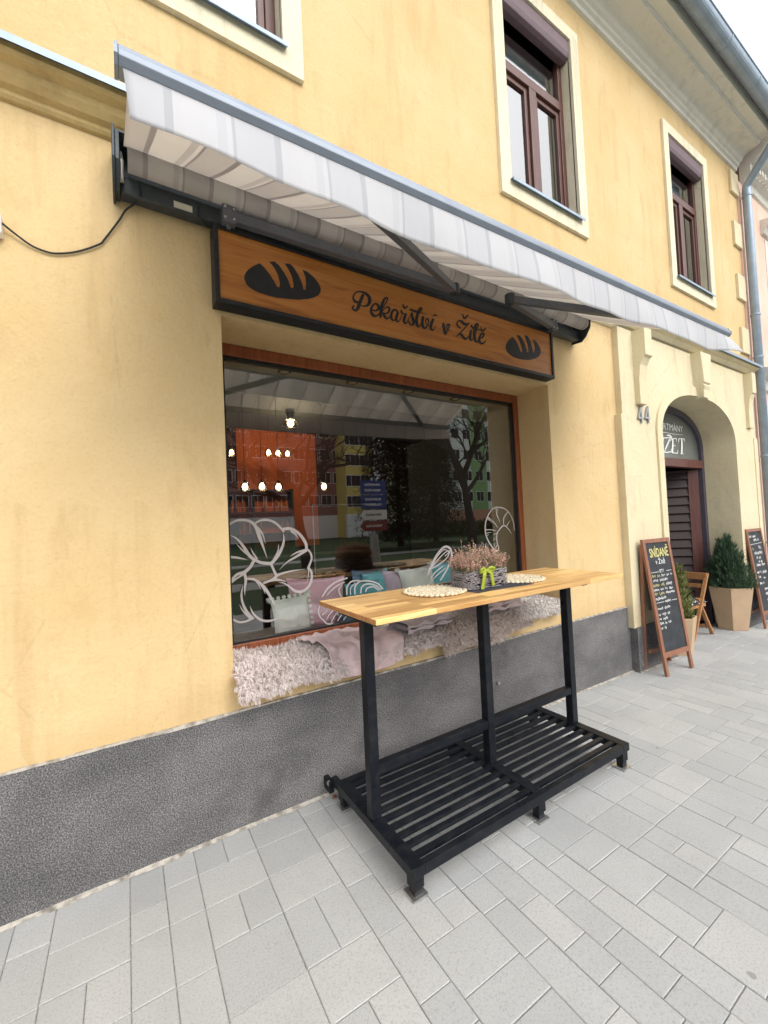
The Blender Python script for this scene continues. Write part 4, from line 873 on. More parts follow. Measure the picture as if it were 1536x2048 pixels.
# basket with heather
BX, BY, BZ = 1.835, -.455, TZT+.004
BK = thing('heather_basket', 'grey twig basket of pink heather tied with lime green ribbon', 'flower basket', (BX, BY, BZ))
random.seed(11)
bk = MB(); hw_, hd_, hh_ = .165, .095, .098
def rrect(a, hw=hw_, hd=hd_):      # rounded rectangle outline
    c_, s_ = math.cos(a), math.sin(a); e = .45; return hw*math.copysign(abs(c_)**e, c_), hd*math.copysign(abs(s_)**e, s_)
bk.grid(lambda u, v: (*[q*(.93) for q in rrect(u*2*math.pi)], .003+v*hh_*.93), 40, 1)
bk.cur = 1
for k in range(420):
    a = random.uniform(0, 2*math.pi); z = random.uniform(.006, hh_); l = random.uniform(.25, .9); dz = random.uniform(-.035, .035); pts = []
    off = random.uniform(.97, 1.06)
    for i in range(6):
        aa = a+l*i/5; x, y = rrect(aa); zz = min(max(z+dz*i/5+random.uniform(-.005, .005), .004), hh_+.006); pts.append((x*off+random.uniform(-.003, .003), y*off+random.uniform(-.003, .003), zz))
    bk.tube(pts, random.uniform(.0011, .0025), 5)
bo = bk.build('twig_basket', [SOIL, TWIG], BK)
ht = MB(); gr = MB()
for k in range(720):
    a = random.uniform(0, 2*math.pi); rr = math.sqrt(random.random()); x, y = rrect(a); x *= rr*.88; y *= rr*.88
    lean = Vector((x*2.2+random.uniform(-.25, .25), y*2.6+random.uniform(-.25, .25), 1)).normalized(); L_ = random.uniform(.085, .165)*(1.12-.45*rr*rr)
    if k % 60 == 0: L_ *= 1.35
    p0 = Vector((x, y, hh_-.02)); p1 = p0+lean*L_
    gr.tube([p0, p0.lerp(p1, .5)+Vector((random.uniform(-.006, .006), random.uniform(-.006, .006), 0)), p1], [.0013, .001, .0006], 4)
    for j in range(17):
        t_ = .28+.72*j/16; c = p0.lerp(p1, t_)+Vector([random.uniform(-.004, .004) for _ in range(3)]); s_ = random.uniform(.0032, .0062)
        d = Vector([random.uniform(-1, 1) for _ in range(3)]).normalized(); q = d.orthogonal().normalized()*s_*.5
        tgt = ht if (t_ > .42 and random.random() < .9) else gr
        e = c+d*s_*1.6+lean*s_*.8; tgt.add([c-q*.7, c+q*.7, e+q*.4, e-q*.4], [(0, 1, 2, 3)])
ht.build('heather_blooms', HEATH, BK); gr.build('heather_stems', HEATHG, BK)
rb = MB()
def ribbon(P, wd):
    P = [tuple(p) for p in catmull(P, 6)]; vs = []
    for i, p in enumerate(P): vs += [(p[0]-wd/2, p[1], p[2]), (p[0]+wd/2, p[1]-.001, p[2]+.002)]
    rb.add(vs, [(2*i, 2*i+1, 2*i+3, 2*i+2) for i in range(len(P)-1)])
ribbon([(-.065, -.112, .100), (-.075, -.124, .085), (-.078, -.118, .045), (-.086, -.114, .006), (-.09, -.122, .004)], .028)
ribbon([(-.045, -.108, .104), (-.02, -.120, .09), (-.008, -.118, .05), (.004, -.112, .012)], .024)
for sx in (-1, 1):
    P = [(-.052, -.110, .104), (-.052+sx*.028, -.122, .120), (-.052+sx*.058, -.125, .112), (-.052+sx*.048, -.118, .100), (-.052, -.112, .102)]
    P = catmull(P, 6); rb.add([v for p in P for v in ((p[0], p[1], p[2]-.009), (p[0], p[1]-.006, p[2]+.011))], [(2*i, 2*i+1, 2*i+3, 2*i+2) for i in range(len(P)-1)])
rb.build('ribbon', RIB, BK, smooth=True, solid=.0012)

# ---------------------------------------------------------------- fleeces on the sill
def fleece(label, x0, x1, botf, mat, seed, dens=1.0, back=.30, zoff=0.0, cloth=None):
    random.seed(seed)
    ztop = .805+zoff
    def P(u, s):
        "u 0..1 along x, s 0..1 from the window to the hem"
        x = x0+u*(x1-x0); zb = botf(x); top_l = back+.02; hang = max(.0, ztop-zb); tot = top_l+.09+hang
        d = s*tot; wob = .012*noise.noise(Vector((x*6, s*4, seed)))
        if d < top_l: return Vector((x, back-d, ztop+wob+.012*math.sin(u*9+seed))), Vector((0, .12, 1))
        d -= top_l
        if d < .09:
            a = d/.09*math.pi/2; return Vector((x, -.02-.055*math.sin(a), ztop+wob-.05*(1-math.cos(a)))), Vector((0, -math.sin(a), math.cos(a)+.05))
        d -= .09; return Vector((x, -.075-.012*noise.noise(Vector((x*7, 2, seed))), ztop-.05-d*(hang-.04)/max(hang, .001))), Vector((0, -1, .1))
    T = thing('sheepskin_fleece', label, 'sheepskin', ((x0+x1)/2, 0, ztop), 'sheepskins laid along the shop window sill')
    hb = MB(); hb.grid(lambda u, v: tuple(P(u, v)[0]), 40, 24); rel(hb.build('hide', HIDE, smooth=True), T)
    fm = MB(); V = []; F = []; N = int(36000*dens*(x1-x0)/.75)
    for k in range(N):
        u = random.random(); s = random.random()**.9
        e = .018*noise.noise(Vector((s*9, seed*3, 0)))
        if u < .02+e or u > .98-e: 
            if random.random() < .5: continue
        p, nn = P(u, s); clump = Vector((noise.noise(p*58), noise.noise(p*58+Vector((9, 0, 0))), noise.noise(p*58+Vector((0, 9, 0)))))
        nn = nn.normalized(); edge = min(u, 1-u)
        nn = (nn+clump*.9+Vector(((-1 if u < .5 else 1)*max(0, .05-edge)*14, 0, 0))).normalized()
        tv = (Vector([random.uniform(-1, 1) for _ in range(3)])+clump*2.2); tv = (tv-nn*tv.dot(nn)); tv = tv.normalized() if tv.length > 1e-4 else nn.orthogonal()
        side = nn.cross(tv); r_ = random.uniform(.0050, .0120); th = random.uniform(2.2, 4.6); lift = random.uniform(.006, .022)+.012*max(0, noise.noise(p*22)); wd = random.uniform(.0010, .0020)
        drop = Vector((0, 0, -.010)) if s > .55 else Vector((0, -.004, -.002)); b = len(V)
        if s > .90: lift += .010*random.random(); drop = Vector((0, -.002, -.012-.022*random.random()))
        if s < .06: lift += .010*random.random()
        for i in range(6):
            q = i/5; a_ = q*th; pt = p + nn*(lift*q + r_*(1-math.cos(a_))) + tv*r_*math.sin(a_) + drop*q + side*(q*.006)
            ww = wd*(1, 1.2, 1.25, 1.1, .9, .45)[i]; V += [pt-side*ww, pt+side*ww]
        F += [(b+2*i, b+2*i+1, b+2*i+3, b+2*i+2) for i in range(5)]
    fm.v = [tuple(v) for v in V]; fm.f = F; fm.mi = [0]*len(F)
    o = fm.build('wool', mat, smooth=True); rel(o, T); o['kind'] = 'stuff'
    return T
fleece('rosy beige curly sheepskin hanging low at the left end of the sill', .475, 1.22, lambda x: .718+.014*math.sin(x*17)-.022*max(0, 1-abs(x-.5)/.1)+.05*max(0, (x-.95)), WOOL1, 1)
fleece('beige curly sheepskin between the pink blanket and the middle table post', 1.20, 1.855, lambda x: .765+.016*math.sin(x*11), WOOL1, 2)
fleece('shaggier brownish sheepskin hanging lowest behind the middle table post', 1.84, 2.72, lambda x: .682+.018*math.sin(x*13)+.22*max(0, x-2.42), WOOL2, 3, 1.0, .30, .012)
fleece('small cream sheepskin lying flat at the right end of the sill', 2.60, 3.19, lambda x: .80+.01*math.sin(x*19), WOOL3, 4, 1.0, .30, .012)

# ---------------------------------------------------------------- blankets
def clothpatch(name, label, fn, mat, nu=60, nv=60, th=.006, parts=()):
    mb = MB(); mb.grid(fn, nu, nv); o = mb.build(name, mat, smooth=True, solid=th, sub=1); return tag(o, label, 'blanket')
def drape1(u, v):
    # v: 0 at the window, 1 at the hem; hangs over the sill edge
    xl = .90+.11*v; xr = 1.28+.20*min(1, v*1.6); x = xl+(xr-xl)*u; d = v*.50
    aa = math.atan2(v-.35, u-.22); rr_ = math.hypot(v-.35, u-.22)
    fold = .012*math.sin(aa*9+1)*min(1, rr_*5)*math.exp(-rr_*1.2)+.010*math.sin(u*13+v*3)+.034*noise.noise(Vector((u*6, v*5, 1)))+.012*noise.noise(Vector((u*14, v*11, 4)))+ .026*math.exp(-((u-.33-.15*v)/.035)**2)
    if d < .27: y = .22-d; z = .868+fold*(.5+v)-.010*v; 
    else:
        e = d-.27; a = min(1, e/.08); y = -.05-.058*math.sin(a*math.pi/2)-max(0, e-.08)*.03 ; z = .862-.045*(1-math.cos(a*math.pi/2))-max(0, e-.06)*.80+fold*.3; y -= fold*.9
    # bunched knot on the window side
    k = math.exp(-(((u-.28)/.16)**2+((v-.40)/.10)**2)); z += .02*k; x += -.03*k
    if d >= .27: z += -.05*math.sin(u*3.0)*max(0, v-.6)+.03*u*max(0, v-.5)
    return (x, y, z)
clothpatch('blanket', 'dusty pink blanket knotted and hanging over the sill behind the left table post', drape1, BLANK, 70, 70)
def folded(cx, cy, wx, wy, z0, seed, h=.045, rz=0.0):
    def f(u, v):
        a = v*2*math.pi; r_ = abs(math.cos(a))**.35*math.copysign(1, math.cos(a)); q = abs(math.sin(a))**.6*math.copysign(1, math.sin(a))
        x = (u-.5)*wx*(1+.03*noise.noise(Vector((a, seed, 0)))); y = r_*wy/2*(1+.08*noise.noise(Vector((u*5, a, seed))))
        z = z0+h/2+q*h/2+.016*noise.noise(Vector((u*6, v*5, seed)))+.006*math.sin(u*15+a)
        return (cx+x*math.cos(rz)-y*math.sin(rz), cy+x*math.sin(rz)+y*math.cos(rz), z)
    return f
def foldmesh(label, args, mat):
    mb = MB(); mb.grid(folded(*args), 50, 40)
    a2 = list(args); a2[4] += args[6]*.8; a2[2] *= .94; a2[3] *= .9; a2[5] += 3; mb.grid(folded(*a2), 50, 40)
    return tag(mb.build('blanket', mat, smooth=True), label, 'blanket')
foldmesh('greyish mauve folded blanket lying on the fleece between the left and middle table posts', (1.72, .02, .42, .22, .845, 2, .028, .12), BLANK2)
foldmesh('pale pink folded blanket lying on the shaggy fleece right of the middle table post', (2.42, .03, .46, .24, .865, 5, .034, -.05), BLANK)

# ---------------------------------------------------------------- cushions on the inner bench
def cushion(label, c, wd, ht_, th, mat, tilt=.25, rz=0, roll_=0, pom=0, corner=0, pm=None):
    t = thing('cushion', label, 'cushion', c, 'cushions on the bench inside the shop window')
    Mx = Matrix.Rotation(rz, 4, 'Z') @ Matrix.Rotation(-tilt, 4, 'X') @ Matrix.Rotation(roll_, 4, 'Y')
    mb = MB()
    for sg in (-1, 1):
        def f(u, v, sg=sg):
            a, b = u*2-1, v*2-1; k = (max(0, 1-abs(a)**2.6)*max(0, 1-abs(b)**2.6))**.55
            px_ = a*wd/2*(1-.07*(1-b*b*.0)*(1-abs(b)**3)*.6 if abs(a) > .0 else 1); pz_ = b*ht_/2*(1-.07*(1-abs(a)**3))
            y = sg*th/2*k + .006*noise.noise(Vector((a*3, b*3, c[0]*7)))*k*2
            return tuple(Mx @ Vector((px_*(1-.06*(1-abs(b)**2)), y, pz_+ht_/2)))
        mb.grid(f, 22, 22)
    body = mb.build('cushion_cover', mat, t, smooth=True)
    if pom:
        for sx, sz, nn in ((1, None, pom), (None, 1, pom)):
            for k in range(nn):
                q = -1+2*(k+.5)/nn; P_ = Vector((wd/2+.004 if sx else q*wd/2, 0, ht_+.004 if sz else (q+1)*ht_/2)); P_ = Mx @ P_
                s = MB(); s.lathe([(.003, -.0135), (.010, -.011), (.015, 0), (.010, .011), (.003, .0135)], tuple(P_), 10); s.build('pompom', pm or mat, t, smooth=True)
    if corner:
        random.seed(int(c[0]*50))
        for a, b in ((-1, 1), (1, 1), (-1, -1)):
            P_ = Mx @ Vector((a*wd/2, 0, (b+1)*ht_/2)); s = MB()
            for k in range(60):
                d = Vector([random.gauss(0, 1) for _ in range(3)]).normalized(); s.tube([P_, P_+d*random.uniform(.018, .03)], [.004, .0015], 4)
            s.build('tassel', mat, t)
    return t
by = .50
cushion('small white pompom-edged cushion at the left end of the window bench', (.975, by-.02, .815), .29, .27, .10, P_WHITE, .15, .10, -.03, 7, 1)
cushion('large pink velvet cushion behind the white pompom cushion', (1.19, by+.07, .81), .46, .38, .12, P_PINK, .12, -.05, .05)
cushion('teal velvet cushion behind the biscuit decal, next to the pink one', (1.57, by+.0, .81), .33, .31, .11, P_TEAL, .15, .05, 0)
cushion('navy patterned cushion low between the pink and teal ones', (1.42, by-.05, .80), .22, .17, .08, P_NAVY, .1, .0, 0)
cushion('blue-grey cushion peeking over behind the first teal one', (1.66, by+.15, .83), .30, .36, .10, P_NAVY, .12, .0, .1)
cushion('second teal cushion leaning against the mauve one', (1.76, by+.08, .82), .24, .37, .09, P_TEAL, .1, -.1, -.12)
cushion('mauve cotton cushion between the teal and white fluffy ones', (1.90, by+.05, .82), .28, .36, .10, P_MAUVE, .1, .0, .03)
cushion('white fluffy cushion with tufted corners at the middle of the bench', (2.10, by-.01, .82), .36, .37, .12, P_WHITE, .12, .0, -.08, 0, 1)
cushion('wide teal cushion under the whisk decal right of the white fluffy one', (2.44, by+.06, .82), .42, .38, .11, P_TEAL, .12, .0, .05)
cushion('olive green cushion standing on its corner at the right end of the bench', (3.02, by+.10, .82), .30, .30, .10, P_OLIVE, .1, .1, .6)

# ---------------------------------------------------------------- things in the shop
def spot(x, y, label):
    t = thing('ceiling_spotlight', label, 'spotlight', (x, y, 2.728), 'recessed spotlights over the window bench')
    m_ = MB(); m_.lathe([(.052, -.0005), (.052, -.006), (.045, -.010), (.036, -.009), (.033, .0)], (0, 0, 0), 24, False); m_.build('trim_ring', BOXM, t, smooth=True)
    MB().lathe([(.001, -.004), (.034, -.004)], (0, 0, 0), 20, False).build('lens', SPOTL, t); return t
s0 = spot(1.03, .63, 'leftmost round recessed spotlight in the window bay ceiling')
for x, l in ((1.60, 'second recessed spotlight from the left in the window bay ceiling'), (2.16, 'third recessed spotlight from the left in the window bay ceiling'), (2.71, 'rightmost recessed spotlight in the window bay ceiling')): dup(s0, l, (x, .63, 2.728))
def pendant(P, label, zc=RCZ, sc=1.0, first=None):
    if first: return dup(first, label, P)
    t = thing('pendant_lamp', label, 'pendant lamp', P, 'small lit pendant lamps inside the bakery')
    MB().tube([(0, 0, .075), (0, 0, 1.2)], .003, 5).build('cord', CABLE, t)
    MB().lathe([(.018, .045), (.018, .085)], (0, 0, 0), 10).build('lamp_holder', BLACK, t)
    MB().lathe([(.004, -.040), (.028, -.028), (.036, .0), (.028, .026), (.012, .045)], (0, 0, 0), 14, False).build('bulb', BULB, t, smooth=True)
    MB().lathe([(.055, -.055), (.058, -.01), (.045, .045), (.02, .06)], (0, 0, 0), 16, False).build('glass_shade', CLEAR, t, smooth=True)
    return t
p0 = None
for (px, py, Y, lb) in [(490, 974, 3.0, 'leftmost lamp of the front row of three lit pendants'), (524, 973, 3.0, 'middle lamp of the front row of three lit pendants'), (557, 974, 3.0, 'right lamp of the front row of three lit pendants'), (648, 973, 3.0, 'single lit pendant apart to the right of the front row'),
                         (463, 905, 4.6, 'single small lit pendant high at the left edge of the window'), (537, 905, 4.6, 'leftmost of the three small lit pendants of the upper back row'), (556, 906, 4.6, 'middle of the three small lit pendants of the upper back row'), (575, 907, 4.6, 'rightmost of the three small lit pendants of the upper back row')]:
    q = pendant(tuple(W(px, py, 1, Y)), lb, first=p0)
    if p0 is None: p0 = q
def clamp_lamp(px, py, lit, label):
    P = W(px, py, 2, 3.22); t = thing('ceiling_lamp', label, 'ceiling lamp', (P.x, P.y, RCZ), 'glass-shaded ceiling lamps')
    MB().lathe([(.07, -.001), (.07, -.05), (.05, -.12), (.05, -.15)], (0, 0, 0), 20).build('lamp_base', BOXM, t)
    MB().lathe([(.05, -.15), (.10, -.17), (.155, -.24), (.15, -.26)], (0, 0, 0), 24, False).build('glass_shade', CLEAR, t, smooth=True)
    MB().lathe([(.01, -.15), (.045, -.18), (.055, -.22), (.03, -.26), (.002, -.27)], (0, 0, 0), 16, False).build('bulb', BULB if lit else SPOTL, t, smooth=True)
    if lit:
        ld = bpy.data.lights.new('lamp_light', 'POINT'); ld.energy = 38; ld.color = (1, .78, .5); ld.shadow_soft_size = .12
        lo = bpy.data.objects.new('lamp_light', ld); COL.objects.link(lo); lo.parent = t; lo.location = (0, 0, -.42)
clamp_lamp(581, 848, True, 'lit ceiling lamp with clear glass shade deep in the shop')
clamp_lamp(658, 800, False, 'unlit ceiling lamp with smoky glass shade nearer the window')
CT = thing('bakery_counter', 'dark counter with tiered shelf and bottles at the back of the shop', 'counter', (2.2, 4.6, 0))
rel(MB().box(1.0, 3.6, 4.3, 4.9, 0, 1.05).build('counter_body', DK), CT); rel(MB().box(.95, 3.65, 4.25, 4.95, 1.05, 1.09).build('counter_top', DKR), CT)
sh = MB(); [sh.box(1.2, 2.7, 5.2, 5.45, z, z+.03) for z in (1.45, 1.85, 2.25)]; [sh.box(x, x+.03, 5.2, 5.45, 1.1, 2.3) for x in (1.2, 1.95, 2.67)]; rel(sh.build('wall_shelf', DKR), CT)
random.seed(4); bt = MB()
for z in (1.48, 1.88):
    for k in range(14):
        if random.random() < .8: bt.lathe([(.03, 0), (.03, random.uniform(.1, .18)), (.012, .22)], (1.3+k*.1, 5.3, z), 8)
rel(bt.build('bottles', flat("amber_bottle", (.25, .08, .03), .2)), CT)
DC = thing('display_case', 'glass display case with bright metal edge rail inside the shop', 'display case', (2.2, 2.2, 0))
e_ = MB(); a, b = W(625, 1010, 1, 2.0), W(708, 1010, 1, 2.0)
e_.tube([(a.x, 2.0, 1.0), (a.x, 2.0, a.z), (b.x+.3, 2.0, a.z)], .006, 6); rel(e_.build('edge_rail', BOLT), DC)
rel(MB().box(a.x-.05, b.x+.9, 2.0, 2.6, 0, .95).build('case_body', DKR), DC)
random.seed(9); br = MB()
for k in range(3): br.lathe([(.02, 0), (.06, .02), (.06, .05), (.02, .075)], (a.x+.1+k*.13, 2.15+random.uniform(-.05, .05), .96), 10)
rel(br.build('bread_rolls', flat("bread_crust", (.4, .2, .08), .7)), DC)

# ---------------------------------------------------------------- chalkboards
def scribble(mb, u0, u1, v, h, wd, cv, seed, off=[0]):
    random.seed(seed); P = []; u = u0; k = 0; S_ = []
    while u < u1:
        if random.random() < .16 and len(P) > 3: S_.append(P); P = []; u += h*.7
        P.append((u, v + (h*.5 if k % 2 else -h*.5)*random.uniform(.35, 1.1) + random.uniform(-.1, .1)*h, wd)); u += h*random.uniform(.28, .5); k += 1
    if len(P) > 2: S_.append(P)
    strokes(mb, S_, cv, .00008)
def easel(label, c, wd, hh, yb, yt, rz, menu):
    t = thing('chalkboard_stand', label, 'chalkboard', c, None, rz)
    # local frame: x along the board, board leans back from (y=0,z=0) to (y=lean,z=hh)
    lean = yt-yb; up_v = Vector((0, lean, hh)).normalized(); nrm = Vector((0, -hh, lean)).normalized(); Ht = math.hypot(lean, hh)
    def Pt(x, s, d=0.0): return Vector((x, 0, 0))+up_v*s+nrm*d
    def slab(mb, x0, x1, s0, s1, d0, d1):
        mb.add([Pt(x, s, d) for x in (x0, x1) for s in (s0, s1) for d in (d0, d1)], [(0, 1, 3, 2), (4, 6, 7, 5), (0, 4, 5, 1), (2, 3, 7, 6), (0, 2, 6, 4), (1, 5, 7, 3)])
    fw_ = .042; s0 = .17
    f = MB(); slab(f, 0, fw_, 0.0, Ht, -.012, .014); slab(f, wd-fw_, wd, 0.0, Ht, -.012, .014); slab(f, fw_, wd-fw_, Ht-fw_, Ht, -.011, .013); slab(f, fw_, wd-fw_, s0, s0+.05, -.011, .013)
    f.build('easel_frame', BOARDW, t, bevel=.003)
    p = MB(); slab(p, fw_, wd-fw_, s0+.05, Ht-fw_, -.006, .003); p.build('slate', CHALKB, t)
    r = MB(); b0 = Pt(0, Ht-.03, -.02); yb2 = lean+.05
    for X in (.02, wd-.02): r.bar((X, lean*.97+.01, hh-.05), (X, yb2, .012), .028, .03)
    r.bar((.02, yb2-.05, .2), (wd-.02, yb2-.05, .2), .02, .04)
    r.build('rear_leg', BOARDW, t, bevel=.003)
    ch = MB(); cy_ = MB()
    def cv(u, v): return Pt(u, v, .0042)
    st0 = s0+.05; tw = wd-2*fw_
    menu(ch, cy_, cv, st0, Ht-fw_, fw_, tw, t, Pt, up_v)
    return t
def strokes_n(mb, S_, cv, nrm_eps=.00008):
    strokes(mb, S_, cv, nrm_eps)
def menu1(ch, cy_, cv, s0, s1, x0, tw, t, Pt, up_v):
    H = s1-s0; y = lambda f: s1-f*H
    textmesh('heading', 'SNÍDANĚ', CHALKY, (Pt(x0+.055, y(.135), .0045), Vector((1, 0, 0)), up_v), t, .125, .62, .002)
    textmesh('heading', 'v Žitě', CHALKW, (Pt(x0+.13, y(.205), .0045), Vector((1, 0, 0)), up_v), t, .075, .9, 0)
    textmesh('heading', 'SETY', CHALKW, (Pt(x0+.165, y(.285), .0045), Vector((1, 0, 0)), up_v), t, .045, .8, 0)
    def line(a, b, s): ch.add([cv(a, y(s)), cv(b, y(s)-.0), cv(b, y(s)-.004), cv(a, y(s)-.004)], [(0, 1, 2, 3)])
    line(x0+.02, x0+.155, .275); line(x0+.29, x0+tw-.01, .275); line(x0+.02, x0+.155, .555); line(x0+.29, x0+tw-.01, .555)
    q = 20
    for k, (s, a, b, yel) in enumerate([(.315, .02, .17, 1), (.315, .19, tw-.01, 0), (.355, .03, .29, 0), (.398, .02, .22, 1), (.398, .24, tw-.02, 0), (.44, .02, tw-.03, 0), (.478, .02, .19, 1), (.478, .21, tw-.02, 0), (.52, .02, .20, 0), (.555, .17, .28, 0), (.61, .02, .24, 0), (.665, .02, .22, 0), (.705, .02, .20, 0), (.745, .02, .21, 0), (.79, .02, .11, 0)]):
        scribble(cy_ if yel else ch, x0+a, x0+b, y(s), .026 if not yel else .030, .0045, cv, q+k)
    a = ch.build('chalk_writing', CHALKW, t); b = cy_.build('chalk_writing', CHALKY, t)
def menu2(ch, cy_, cv, s0, s1, x0, tw, t, Pt, up_v):
    H = s1-s0; y = lambda f: s1-f*H
    ch.add([cv(x0+.01, y(.16)), cv(x0+tw-.01, y(.15)), cv(x0+tw-.01, y(.155)), cv(x0+.01, y(.165))], [(0, 1, 2, 3)])
    for k, (s, a, b, h) in enumerate([(.06, .03, .25, .035), (.11, .16, .33, .035), (.21, .27, .38, .05), (.28, .1, .36, .045), (.34, .14, .28, .035), (.39, .18, .34, .03), (.43, .1, .38, .035), (.52, .06, .2, .03), (.53, .24, .38, .04), (.58, .08, .16, .03), (.60, .24, .34, .03), (.66, .08, .22, .03), (.74, .2, .34, .035), (.80, .2, .30, .035), (.88, .22, .28, .03)]):
        scribble(ch, x0+a, x0+b, y(s), h, .0075, cv, 60+k)
    scribble(cy_, x0+.04, x0+.13, y(.22), .06, .005, cv, 90)
    ch.build('chalk_writing', CHALKW, t); cy_.build('chalk_writing', CHALKY, t)
gz = G(4.5)
b0 = W(1330, 1355, 2, gz); b1 = W(1382, 1336, 2, gz); wdt = (b1-b0).length
tp = W(1288, 1079, 1, b0.y+.16)
easel('tall wooden chalkboard headed with yellow capitals, standing by the doorway pilaster', (b0.x+.02, b0.y, gz), .475, tp.z-gz, 0, .16, math.atan2(b1.y-b0.y, b1.x-b0.x), menu1)
gz = G(7.3); b0 = W(1531, 1257, 2, gz); tp = W(1490, 1059, 1, b0.y+.14)
easel('second wooden chalkboard cut by the right picture edge, beyond the conifer planter', (b0.x-.02, b0.y, gz), .51, tp.z-gz, 0, .14, -.03, menu2)

# ---------------------------------------------------------------- planters with conifers
def conifer_pot(label, P, rim, base, hh, ph, pw, mat, seed, rz=0.35, tips=2600):
    t = thing('potted_conifer', label, 'potted conifer', P, 'potted conifers by the entrance', rz)
    pt = MB(); n = 6
    ring = lambda r, z: [(r*math.cos(2*math.pi*k/n), r*math.sin(2*math.pi*k/n), z) for k in range(n)]
    vs = ring(base, 0)+ring(rim, hh)+ring(rim-.02, hh)+ring(rim-.03, hh-.05)
    fs = [tuple(range(n))[::-1]]+[(r*n+k, r*n+(k+1) % n, (r+1)*n+(k+1) % n, (r+1)*n+k) for r in range(3) for k in range(n)]
    pt.add(vs, fs); pt.build('planter', POT, t, bevel=.003)
    so2 = MB(); so2.add(ring(rim-.028, hh-.045), [tuple(range(n))]); so2.build('soil', SOIL, t)
    tk = MB().tube([(0, 0, hh-.1), (0, 0, hh+ph*.6)], [.02, .008], 7).build('trunk', BARK, t)
    random.seed(seed); cr_ = MB(); leaders = [(random.uniform(-.05, .05), random.uniform(-.05, .05), random.uniform(.82, 1.0)) for _ in range(5)]+[(0, 0, 1.0)]
    for k in range(tips):
        lx, ly, lh = random.choice(leaders); f = random.random()**1.15; z = f*ph*lh
        R0 = pw*(1-f)**.85*(.55+.45*min(1, f*6+.5)); a = random.uniform(0, 2*math.pi); r = R0*math.sqrt(random.random())*random.uniform(.7, 1.08)
        p = Vector((lx*f*1.6+r*math.cos(a), ly*f*1.6+r*math.sin(a), hh-.03+z))
        d = Vector((math.cos(a)*.55, math.sin(a)*.55, 1.0+.4*f)) + Vector([random.uniform(-.3, .3) for _ in range(3)]); d.normalize()
        L_ = random.uniform(.035, .075); sd_ = d.cross(Vector((random.uniform(-1, 1), random.uniform(-1, 1), .2))).normalized()
        for j in range(-2, 3):
            q = p+d*L_*(.2+.15*(j+2)); dd = (d+sd_*(.55*(1 if j % 2 else -1))).normalized(); wv = d.cross(sd_)*.0035+sd_*.0015; e = q+dd*L_*.55
            cr_.add([q-wv, q+wv, e+wv*.25, e-wv*.25], [(0, 1, 2, 3)])
    cr_.build('foliage', mat, t)
gz = G(6.9); P = W(1466, 1256, 2, gz)
conifer_pot('dark green conical conifer in a tan six-sided planter right of the doorway', (P.x, P.y, gz+.002), .27, .18, .57, .70, .34, CYPR, 3, .35, 3400)
P2 = Vector((5.30, -.02, G(5.3)))
conifer_pot('yellowing conifer in a tan planter half hidden behind the tall chalkboard', (P2.x, P2.y, P2.z+.002), .20, .14, .42, .58, .19, CYPY, 8, .2, 1700)

# ---------------------------------------------------------------- folding chair, cushion, black box
CZ = G(6.3); CH = thing('folding_chair', 'small golden wooden folding chair standing in the doorway', 'chair', (6.17, .26, CZ), None, R_(-3))
for Y in (-.19, .19):
    MB().bar((-.24, Y, .0), (.20, Y, .80), .024, .042, (0, 1, 0)).build('back_leg', CHAIRW, CH, bevel=.003)
    MB().bar((.30, Y*.86, .0), (-.02, Y*.86, .50), .024, .042, (0, 1, 0)).build('front_leg', CHAIRW, CH, bevel=.003)
bk_ = MB(); bk_.bar((.17, -.20, .76), (.17, .20, .76), .018, .09); bk_.bar((.13, -.20, .64), (.13, .20, .64), .018, .05); bk_.build('backrest', CHAIRW, CH, bevel=.003)
se = MB(); [se.box(-.23+.062*k, -.18+.062*k, -.18, .18, .415, .432) for k in range(6)]; se.bar((-.22, -.17, .40), (.14, -.17, .40), .02, .03); se.bar((-.22, .17, .40), (.14, .17, .40), .02, .03); se.build('seat', CHAIRW, CH)
MB().bar((-.16, -.19, .16), (-.16, .19, .16), .02, .03).build('rung', CHAIRW, CH); MB().bar((.24, -.16, .10), (.24, .16, .10), .02, .03).build('rung', CHAIRW, CH)
sc = MB(); sc.grid(lambda u, v: (5.96+u*.40, .07+v*.38, CZ+.436+.045*(max(0, 1-(2*u-1)**4)*max(0, 1-(2*v-1)**4))**.5), 16, 16); sc.grid(lambda u, v: (5.96+u*.40, .07+v*.38, CZ+.434), 1, 1)
tag(sc.build('seat_cushion', P_SPOT, smooth=True), 'black and white patterned seat cushion on the folding chair', 'cushion')
tag(MB().box(6.62, 6.95, .48, .70, G(6.4)+.002, .36).build('storage_box', BOXM, bevel=.01), 'plain black box on the ground behind the folding chair', 'box')

# ---------------------------------------------------------------- litter
random.seed(21)
for k, (px, py, lb) in enumerate([(672, 1594, 'curled brown dry leaf beside the left wall bracket'), (822, 1783, 'tiny reddish dry leaf at the front left platform foot'), (1076, 1622, 'small brown dry leaf at the front middle platform foot')]):
    P = W(px, py, 2, G(1.5)+.004); mb = MB(); s = .028 if k == 0 else .013
    mb.grid(lambda u, v: ((u-.5)*s*2, (v-.5)*s*(1.2-abs(u-.5)*2), .006*math.sin(u*5)+.008*abs(v-.5)), 6, 4); o = mb.build('dry_leaf', DRYLEAF, solid=.0006); o.location = P; o.rotation_euler = (0, 0, k*1.3+.4); tag(o, lb, 'leaf')

